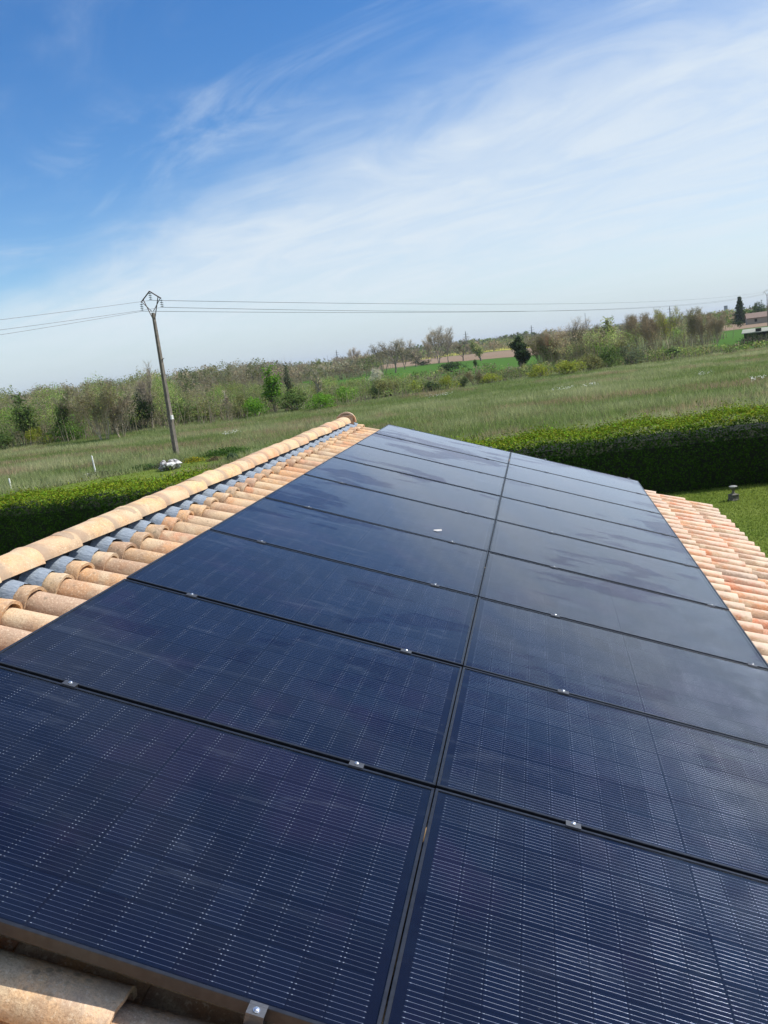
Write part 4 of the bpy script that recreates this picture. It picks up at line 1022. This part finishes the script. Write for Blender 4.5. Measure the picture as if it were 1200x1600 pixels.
# woods further off
sp = []
for i in range(420):
    az = rng.uniform(-44, -10.5); D = rng.uniform(250, 520); x, y = pol(az, D); sp.append((x, y, rng.uniform(6, 9.5)+(D-250)*.006-(2.5 if az > -17 else 0), rng.uniform(3.5, 6.5)))
thicket('distant_wood', 'brown leafless wood on the skyline in the left half', sp, C_BR, 2.2, .45, rng, stemw=.07, crown=.6)
sp = []
for i in range(300):
    az = rng.uniform(-13, 16); D = rng.uniform(560, 900) if az < 4 else rng.uniform(470, 700); x, y = pol(az, D)
    sp.append((x, y, rng.uniform(5, 9), rng.uniform(5, 10)))
thicket('distant_wood', 'far hedgerows and woods along the skyline in the right half', sp, C_BR+C_OL, 1.3, .85, rng, stemw=.12)
sp = []
for i in range(200):
    az = rng.uniform(-11, 1); D = rng.uniform(1000, 1900); x, y = pol(az, D)
    sp.append((x, y, rng.uniform(9, 16), rng.uniform(12, 25)))
thicket('distant_wood', 'faint blue woods on the horizon behind the yellow field', sp, C_GR, .25, 3.5, rng, stemw=.3)

# ------------------------------------------------------------------ utility pole, wires, pylons
CONC = simple('pole_concrete', (.19, .165, .13), .9, 0, .25, 3, .3); RUST = simple('rusty_steel', (.10, .075, .06), .7, .4, .3, 6); INS = simple('insulator_glass', (.06, .08, .08), .15, 0, .1, 3, 0)
WIRE = simple('wire_metal', (.10, .10, .11), .5, .6); ENAM = simple('white_enamel', (.75, .75, .7), .4)
LD = Vector((101.3, 244.5, 0)).normalized()
def utility_pole(x, y, label, H=10.2, detail=True):
    M_ = T(x, y, 0) @ Matrix.Rotation(math.atan2(LD.x, LD.y)*-1, 4, 'Z')     # local y along the line
    e = empty('utility_pole', M_); tag(e, label, 'utility pole')
    mb = MB(); n = 8
    def taper(x0, x1, w0, w1, d0, d1, z0, z1): mb.add([(x0-w0, -d0, z0), (x0+w0, -d0, z0), (x0+w0, d0, z0), (x0-w0, d0, z0), (x1-w1, -d1, z1), (x1+w1, -d1, z1), (x1+w1, d1, z1), (x1-w1, d1, z1)], [(3,2,1,0),(4,5,6,7),(0,1,5,4),(1,2,6,5),(2,3,7,6),(3,0,4,7)])
    taper(-.13, -.05, .05, .035, .14, .08, -.1, H); taper(.13, .05, .05, .035, .14, .08, -.1, H); taper(0, 0, .085, .018, .10, .05, -.1, H-.02)
    mb.obj('post', CONC, e, M_)
    mb = MB(); tp = Vector((0, 0, H)); 
    A_ = Vector((0, 0, H+1.48)); Lf = Vector((-1.02, 0, H+.86)); Rg = Vector((1.02, 0, H+.86))
    for a, b, r_ in ((A_, Lf, .045), (A_, Rg, .045), (Vector((-.06, 0, H-.5)), Lf*.75+A_*.25, .032), (Vector((.06, 0, H-.5)), Rg*.75+A_*.25, .032), (Vector((-.08, 0, H+.1)), Lf*.95+A_*.05, .025), (Vector((.08, 0, H+.1)), Rg*.95+A_*.05, .025)): mb.tube(a, b, r_, r_, 4)
    mb.obj('crossarm', RUST, e, M_)
    att = []
    for p in (A_, Lf, Rg):
        mb = MB(); mb.tube(p-Vector((0, 0, .02)), p-Vector((0, 0, .62)), .012, .012, 5)
        for k in range(4): mb.lathe([(.02, 0), (.11, -.02), (.12, -.045), (.03, -.06)][::-1], 10, (p.x, p.y, p.z-.12-.13*k))
        mb.obj('insulator', INS, e, M_); att.append(M_ @ (p-Vector((0, 0, .62))))
    if detail:
        mb = MB(); mb.box(.17, .30, -.16, .02, 2.65, 2.95); mb.obj('warning_plate', ENAM, e, M_)
        mb = MB(); mb.tube((.09, 0, 6.9), (.42, -.05, 7.0), .03, .02, 5); mb.tube((.09, 0, 6.7), (.30, -.02, 7.0), .02, .02, 5); mb.obj('bracket', RUST, e, M_)
    return att
a0 = utility_pole(-24.1, 55.4, 'tall concrete utility pole with a steel arrowhead top rising left of the ridge')
a1 = utility_pole(77.2, 299.9, 'far utility pole at the right border of the photo beyond the fields', 10.2, False)
a2 = utility_pole(-81.1, -82.6, 'utility pole behind the camera carrying the left run of wires', 9.4, False)
def wire(a, b, sag, r_, label, group):
    n = 48; mb = MB(); pts_ = []
    for i in range(n+1):
        f = i/n; p = a.lerp(b, f); p.z -= 4*sag*f*(1-f); pts_.append(p)
    for i in range(n): mb.tube(pts_[i], pts_[i+1], r_, r_, 3, False)
    o = mb.obj('overhead_wire', WIRE); tag(o, label, 'wire', group)
wl = ['top', 'left', 'right']
for i in range(3):
    wire(a0[i], a1[i], 1.6+.3*i, .016, '%s of the three overhead wires running right from the utility pole across the sky' % ('highest', 'lowest', 'middle')[i], 'overhead wires on the utility pole')
    wire(a0[i], a2[i], (3.2, 3.9, 3.2)[i], .014, '%s of the three overhead wires running left from the utility pole' % ('highest', 'lowest', 'middle')[i], 'overhead wires on the utility pole')
PYL = simple('pylon_steel', (.16, .17, .19), .6, .5)
def pylon(az, el, D, label, mast=False):
    x, y = pol(az, D); H = CAM.z+D*math.tan(R(el)); mb = MB(); wd = .055*H; r_ = .0075*H if not mast else .012*H
    if mast: mb.tube((0, 0, 0), (0, 0, H), .9*r_, .5*r_, 6)
    else:
        cn = [(-1, -1), (1, -1), (1, 1), (-1, 1)]; lev = [(0, 1), (.3, .7), (.55, .45), (.7, .25), (.85, .2), (1, .05)]
        P_ = lambda k, c_: (c_[0]*wd*lev[k][1], c_[1]*wd*lev[k][1], H*lev[k][0])
        for k in range(5):
            for i in range(4):
                mb.tube(P_(k, cn[i]), P_(k+1, cn[i]), r_, r_, 3, False); mb.tube(P_(k, cn[i]), P_(k+1, cn[(i+1) % 4]), r_*.6, r_*.6, 3, False)
        for z, ww in ((.72, .16), (.84, .12)): mb.tube((-ww*H, 0, z*H), (ww*H, 0, z*H), r_*1.2, r_*1.2, 4)
    e = obj('pylon' if not mast else 'mast', mb.me('pylon', PYL), None, T(x, y, 0) @ Matrix.Rotation(R(-az+20), 4, 'Z')); tag(e, label, 'pylon' if not mast else 'mast')
pylon(-4.6, 1.04, 900, 'lattice pylon rising behind the brown bare tree in the middle of the skyline')
pylon(-13.3, .85, 1000, 'lattice pylon on the skyline left of the gnarled bare tree')
pylon(-13.95, .6, 1100, 'thinner pylon just left of the skyline pylon near the gnarled tree', True)
pylon(-.28, .9, 1000, 'lattice pylon showing above the ivy covered tree')
pylon(3.19, 1.22, 420, 'thin dark mast above the thick clump of trees', True)
pylon(8.38, .98, 900, 'lattice pylon tip above the yellow green tree', False)
# water tower / block on the skyline
x, y = pol(11.64, 1300); mb = MB(); h = CAM.z+1300*math.tan(R(.56)); mb.box(-1.5, 1.5, -1.5, 1.5, 0, h*.93); mb.box(-2, 2, -2, 2, h*.6, h); 
e = mb.obj('tower', simple('tower_concrete', (.25, .26, .28), .8), None, T(x, y, 0)); tag(e, 'small grey tower block on the skyline left of the large fir', 'tower')

# ------------------------------------------------------------------ farm buildings far right
ROOFM = simple('old_roof_tiles', (.22, .155, .12), .9, 0, .15, 2); FIB = simple('fibre_cement', (.30, .31, .25), .85, 0, .12, 2); DARKW = simple('dark_opening', (.02, .018, .015), .9)
FARMW = simple('weathered_render', (.28, .25, .20), .9)
def gable_house(x, y, rot, L, W, H, RH, label, name='farmhouse', wall=PLASTER, roofm=ROOFM, openings=3):
    M_ = T(x, y, 0) @ Matrix.Rotation(rot, 4, 'Z'); e = empty(name, M_); tag(e, label, 'farmhouse' if name == 'farmhouse' else 'building')
    mb = MB(); mb.add([(-L/2, -W/2, 0), (L/2, -W/2, 0), (L/2, W/2, 0), (-L/2, W/2, 0), (-L/2, -W/2, H), (L/2, -W/2, H), (L/2, W/2, H), (-L/2, W/2, H), (-L/2, 0, H+RH), (L/2, 0, H+RH)],
                     [(3,2,1,0), (0,1,5,4), (2,3,7,6), (1,2,6,9,5), (3,0,4,8,7)]); mb.obj('wall', wall, e, M_)
    mb = MB(); ov = .4; k = RH/(W/2)
    for sg in (-1, 1):
        a = [(-L/2-ov, sg*(W/2+ov), H-ov*k+.05), (L/2+ov, sg*(W/2+ov), H-ov*k+.05), (L/2+ov, 0, H+RH+.05), (-L/2-ov, 0, H+RH+.05)]; b = [(p, q, r_+.15) for p, q, r_ in a]
        f = [(0,1,2,3), (7,6,5,4), (0,4,5,1), (1,5,6,2), (2,6,7,3), (3,7,4,0)]
        mb.add(a+b, f if sg > 0 else [tuple(reversed(q)) for q in f])
    rf = mb.obj('roof', roofm, e, M_)
    for i in range(openings):
        mb = MB(); x0 = -L/2+L*(i+.5)/openings; z0 = .05 if i == openings//2 else .9; mb.box(x0-.5, x0+.5, -W/2-.03, -W/2+.05, z0, 2.1); mb.obj('door' if i == openings//2 else 'window', DARKW, e, M_)
    if name == 'farmhouse': mb = MB(); mb.box(L*.25, L*.25+.7, -.4, .4, H+RH-.4, H+RH+.9); mb.obj('chimney', ROOFM, rf, M_)
x, y = pol(14.2, 400); gable_house(x, y, R(-8), 20, 8, 2.6, 1.9, 'low farmhouse with a pinkish tiled roof at the right border beyond the ploughed field', wall=FARMW)
x, y = pol(11.9, 520); gable_house(x, y, R(-14), 14, 8, 2.6, 2.0, 'small dark farmhouse with a pale gable left of the large fir', wall=FARMW)
x, y = pol(14.3, 176); gable_house(x, y, R(-18), 10, 5, 1.35, .55, 'open field shed with a pale grey roof half hidden by dark shrubs on the right', 'shed', DARKW, FIB, 2)
sp = []
for i in range(46):
    x, y = pol(rng.uniform(12.6, 15), rng.uniform(158, 166)); sp.append((x, y, rng.uniform(.5, 1.35), rng.uniform(.8, 1.5)))
thicket('scrub', 'dark shrubs heaped in front of the field shed on the right', sp, [(.03, .05, .02), (.05, .07, .03), (.10, .08, .06)], 7, .22, rng)

# ------------------------------------------------------------------ things on the grass
# white stone heap under dead stems at the foot of the pole
ROCK = None
t = NT('white_stone'); c = t.coord('Object'); nn = t.noise(c, 3.5, 5, .65)
ROCK = t.done(t.pbsdf(t.mix(t.ss(nn, .42, .58), (.16, .14, .13), (.78, .77, .75)), .9, 0, t.bump(t.noise(c, 9, 4, .6), .6, .04), .3))
r_ = random.Random(9)
e = empty('rock_heap', T(-20.4, 46.3, 0)); tag(e, 'heap of white stones overgrown with dead stems at the foot of the utility pole', 'rock heap')
for i in range(9):
    mb = MB(); import bmesh as _bm
    bm = _bm.new(); _bm.ops.create_icosphere(bm, subdivisions=2, radius=1)
    sx, sy, sz = r_.uniform(.22, .42), r_.uniform(.2, .35), r_.uniform(.18, .32); s_ = r_.uniform(0, 9)
    for v in bm.verts:
        n_ = 1+.18*math.sin(v.co.x*4+s_)*math.cos(v.co.y*5+s_)+.1*math.sin(v.co.z*7+s_); v.co = Vector((v.co.x*sx*n_, v.co.y*sy*n_, v.co.z*sz*n_))
    me = bpy.data.meshes.new('stone'); bm.to_mesh(me); bm.free(); me.materials.append(ROCK)
    obj('stone', me, e, T(-20.4+r_.uniform(-.55, .65), 46.3+r_.uniform(-.35, .35), .10+.22*(i > 4)+r_.uniform(0, .06)))
rg = np.random.default_rng(3); n = 420; P = np.column_stack([-20.65+rg.normal(0, .42, n), 46.35+rg.normal(0, .3, n), rg.uniform(0, .35, n)])
v, f, c = blades(P, rg.uniform(.15, .5, n), rg.uniform(.015, .03, n), rg, np.tile((.13, .10, .09), (n, 1))*rg.uniform(.6, 1.4, (n, 1)), .9)
o = obj('dead_stems', mesh_np('dead_stems', v, f, [BLADE], colors=c), e, T(0, 0, 0)); o['kind'] = 'stuff'
def mound(name, label, x, y, rx_, ry_, h, cols, n, size, cat='plant'):
    rg = np.random.default_rng(int(abs(x*7+y*3))); d = unit(rg.normal(0, 1, (n, 3))); d[:, 2] = np.abs(d[:, 2])
    P = np.column_stack([x+d[:, 0]*rx_*rg.uniform(.3, 1, n), y+d[:, 1]*ry_*rg.uniform(.3, 1, n), d[:, 2]*h*rg.uniform(.4, 1.1, n)])
    cc = np.array(cols)[rg.integers(len(cols), size=n)]*rg.uniform(.8, 1.2, (n, 1)); N_ = unit(d+rg.normal(0, .5, (n, 3)))
    v, f, c = quads(P, N_, rg.uniform(.7, 1.3, n)*size, rg.uniform(.5, .9, n)*size, rg, cc, .1)
    tag(obj(name, mesh_np(name, v, f, [LEAF], colors=c)), label, cat, None, 'stuff')
mound('yellow_flowers', 'patch of yellow flowers right of the white stone heap', -20.3, 49.6, .95, .6, .35, [(.45, .38, .02), (.36, .34, .03), (.10, .14, .03)], 700, .09, 'flowers')
mound('earth_mound', 'small heap of reddish earth and dry stalks right of the yellow flowers', -18.5, 48.9, .8, .5, .28, [(.26, .16, .10), (.20, .14, .09), (.10, .12, .04)], 500, .10, 'earth')
mound('green_plant', 'clump of dark bluish leaves right of the reddish earth', -17.2, 48.3, .6, .5, .45, [(.05, .10, .05), (.08, .13, .06)], 500, .12)
mound('green_plant', 'lush bright green grass clump behind the yellow flowers', -18.8, 52.0, 2.6, 1.2, .5, [(.06, .13, .02), (.09, .17, .03)], 1500, .14)
mound('green_plant', 'ragged clump of weeds round the foot of the leaning white stake', -25.8, 47.2, 1.5, .6, .3, [(.07, .13, .03), (.12, .13, .06), (.2, .18, .12)], 700, .10)
mound('green_plant', 'strip of taller green grass left of the white stone heap', -23.0, 48.0, 1.9, .6, .32, [(.05, .12, .03), (.07, .13, .03)], 900, .12)
WP = simple('white_paint', (.82, .81, .76), .6)
def stake(x, y, h, lean, label):
    M_ = T(x, y, -.02) @ Matrix.Rotation(lean, 4, 'Y'); e = empty('stake', M_); tag(e, label, 'stake')
    mb = MB(); mb.box(-.035, .035, -.03, .03, 0, h); mb.add([(-.035, -.03, h), (.035, -.03, h), (.035, .03, h), (-.035, .03, h), (0, 0, h+.05)], [(0,1,4), (1,2,4), (2,3,4), (3,0,4)]); mb.obj('post', WP, e, M_)
stake(-26.3, 47.8, 1.25, R(-4), 'tall white wooden stake standing where the lawn meets the meadow')
stake(-30.1, 44.3, .68, 0, 'short white stake near the left border of the photo')
mb = MB(); mb.tube((0, 0, 0), (.55, .1, .75), .012, .008, 5); o = mb.obj('stick', BARK, None, T(-27.3, 47.0, 0)); tag(o, 'thin green stick leaning beside the tall white stake', 'stick')
rg2 = random.Random(5)
for i, (x, y) in enumerate(((-26.8, 47.5), (-26.1, 47.2))):
    bm = _bm.new(); _bm.ops.create_icosphere(bm, subdivisions=2, radius=.22)
    for v in bm.verts: v.co = Vector((v.co.x*1.4*(1+.2*math.sin(v.co.y*22+i)), v.co.y, v.co.z*.6))
    me = bpy.data.meshes.new('stone'); bm.to_mesh(me); bm.free(); me.materials.append(ROCK)
    tag(obj('stone', me, None, T(x, y, .06)), ('pale stone on the left of the tall white stake foot', 'pale stone on the right of the tall white stake foot')[i], 'stone')
# small stone pedestal lantern on the right lawn
STONE = simple('weathered_stone', (.13, .125, .10), .9, 0, .3, 12, .5); LIDM = simple('lantern_lid', (.25, .26, .24), .6, 0, .2, 14)
M_ = T(7.3, 23.3, 0) @ Matrix.Rotation(R(25), 4, 'Z'); e = empty('garden_lantern', M_); tag(e, 'small grey stone pedestal ornament standing on the lawn by the hedge corner', 'garden ornament')
def sqlathe(prof): 
    mb = MB(); mb.lathe([(r_*1.414, z) for r_, z in prof], 4); 
    a = math.pi/4; mb.v = [(x*math.cos(a)-y*math.sin(a), x*math.sin(a)+y*math.cos(a), z) for x, y, z in mb.v]; return mb
sqlathe([(.115, -.02), (.12, .0), (.12, .035), (.105, .045), (.10, .16), (.11, .17), (.11, .185), (.075, .20)]).obj('base', STONE, e, M_)
mb = MB(); mb.lathe([(.07, .20), (.045, .225), (.035, .26), (.035, .29), (.055, .31), (.06, .32)], 10); mb.obj('stem', STONE, e, M_, sharp=40)
mb = MB(); mb.lathe([(.05, .32), (.085, .345), (.095, .385), (.10, .40)], 12); mb.obj('bowl', STONE, e, M_, sharp=40)
mb = MB(); mb.lathe([(.112, .40), (.115, .415), (.07, .435), (.015, .445)], 12); mb.obj('lid', LIDM, e, M_, sharp=40)

# ------------------------------------------------------------------ air
HZ = bpy.data.materials.new('haze_air'); HZ.use_nodes = True; nt = HZ.node_tree; nt.nodes.clear()
o_ = nt.nodes.new('ShaderNodeOutputMaterial'); pv = nt.nodes.new('ShaderNodeVolumePrincipled'); pv.inputs['Color'].default_value = (.80, .88, 1, 1); pv.inputs['Density'].default_value = HAZE; pv.inputs['Anisotropy'].default_value = .2
nt.links.new(pv.outputs[0], o_.inputs['Volume'])
mb = MB(); mb.box(-9500, 9500, -9500, 9500, -1.1, 78)
if HAZE > 0: o = mb.obj('haze', HZ); tag(o, 'thin air haze over the countryside', None, None, 'stuff')
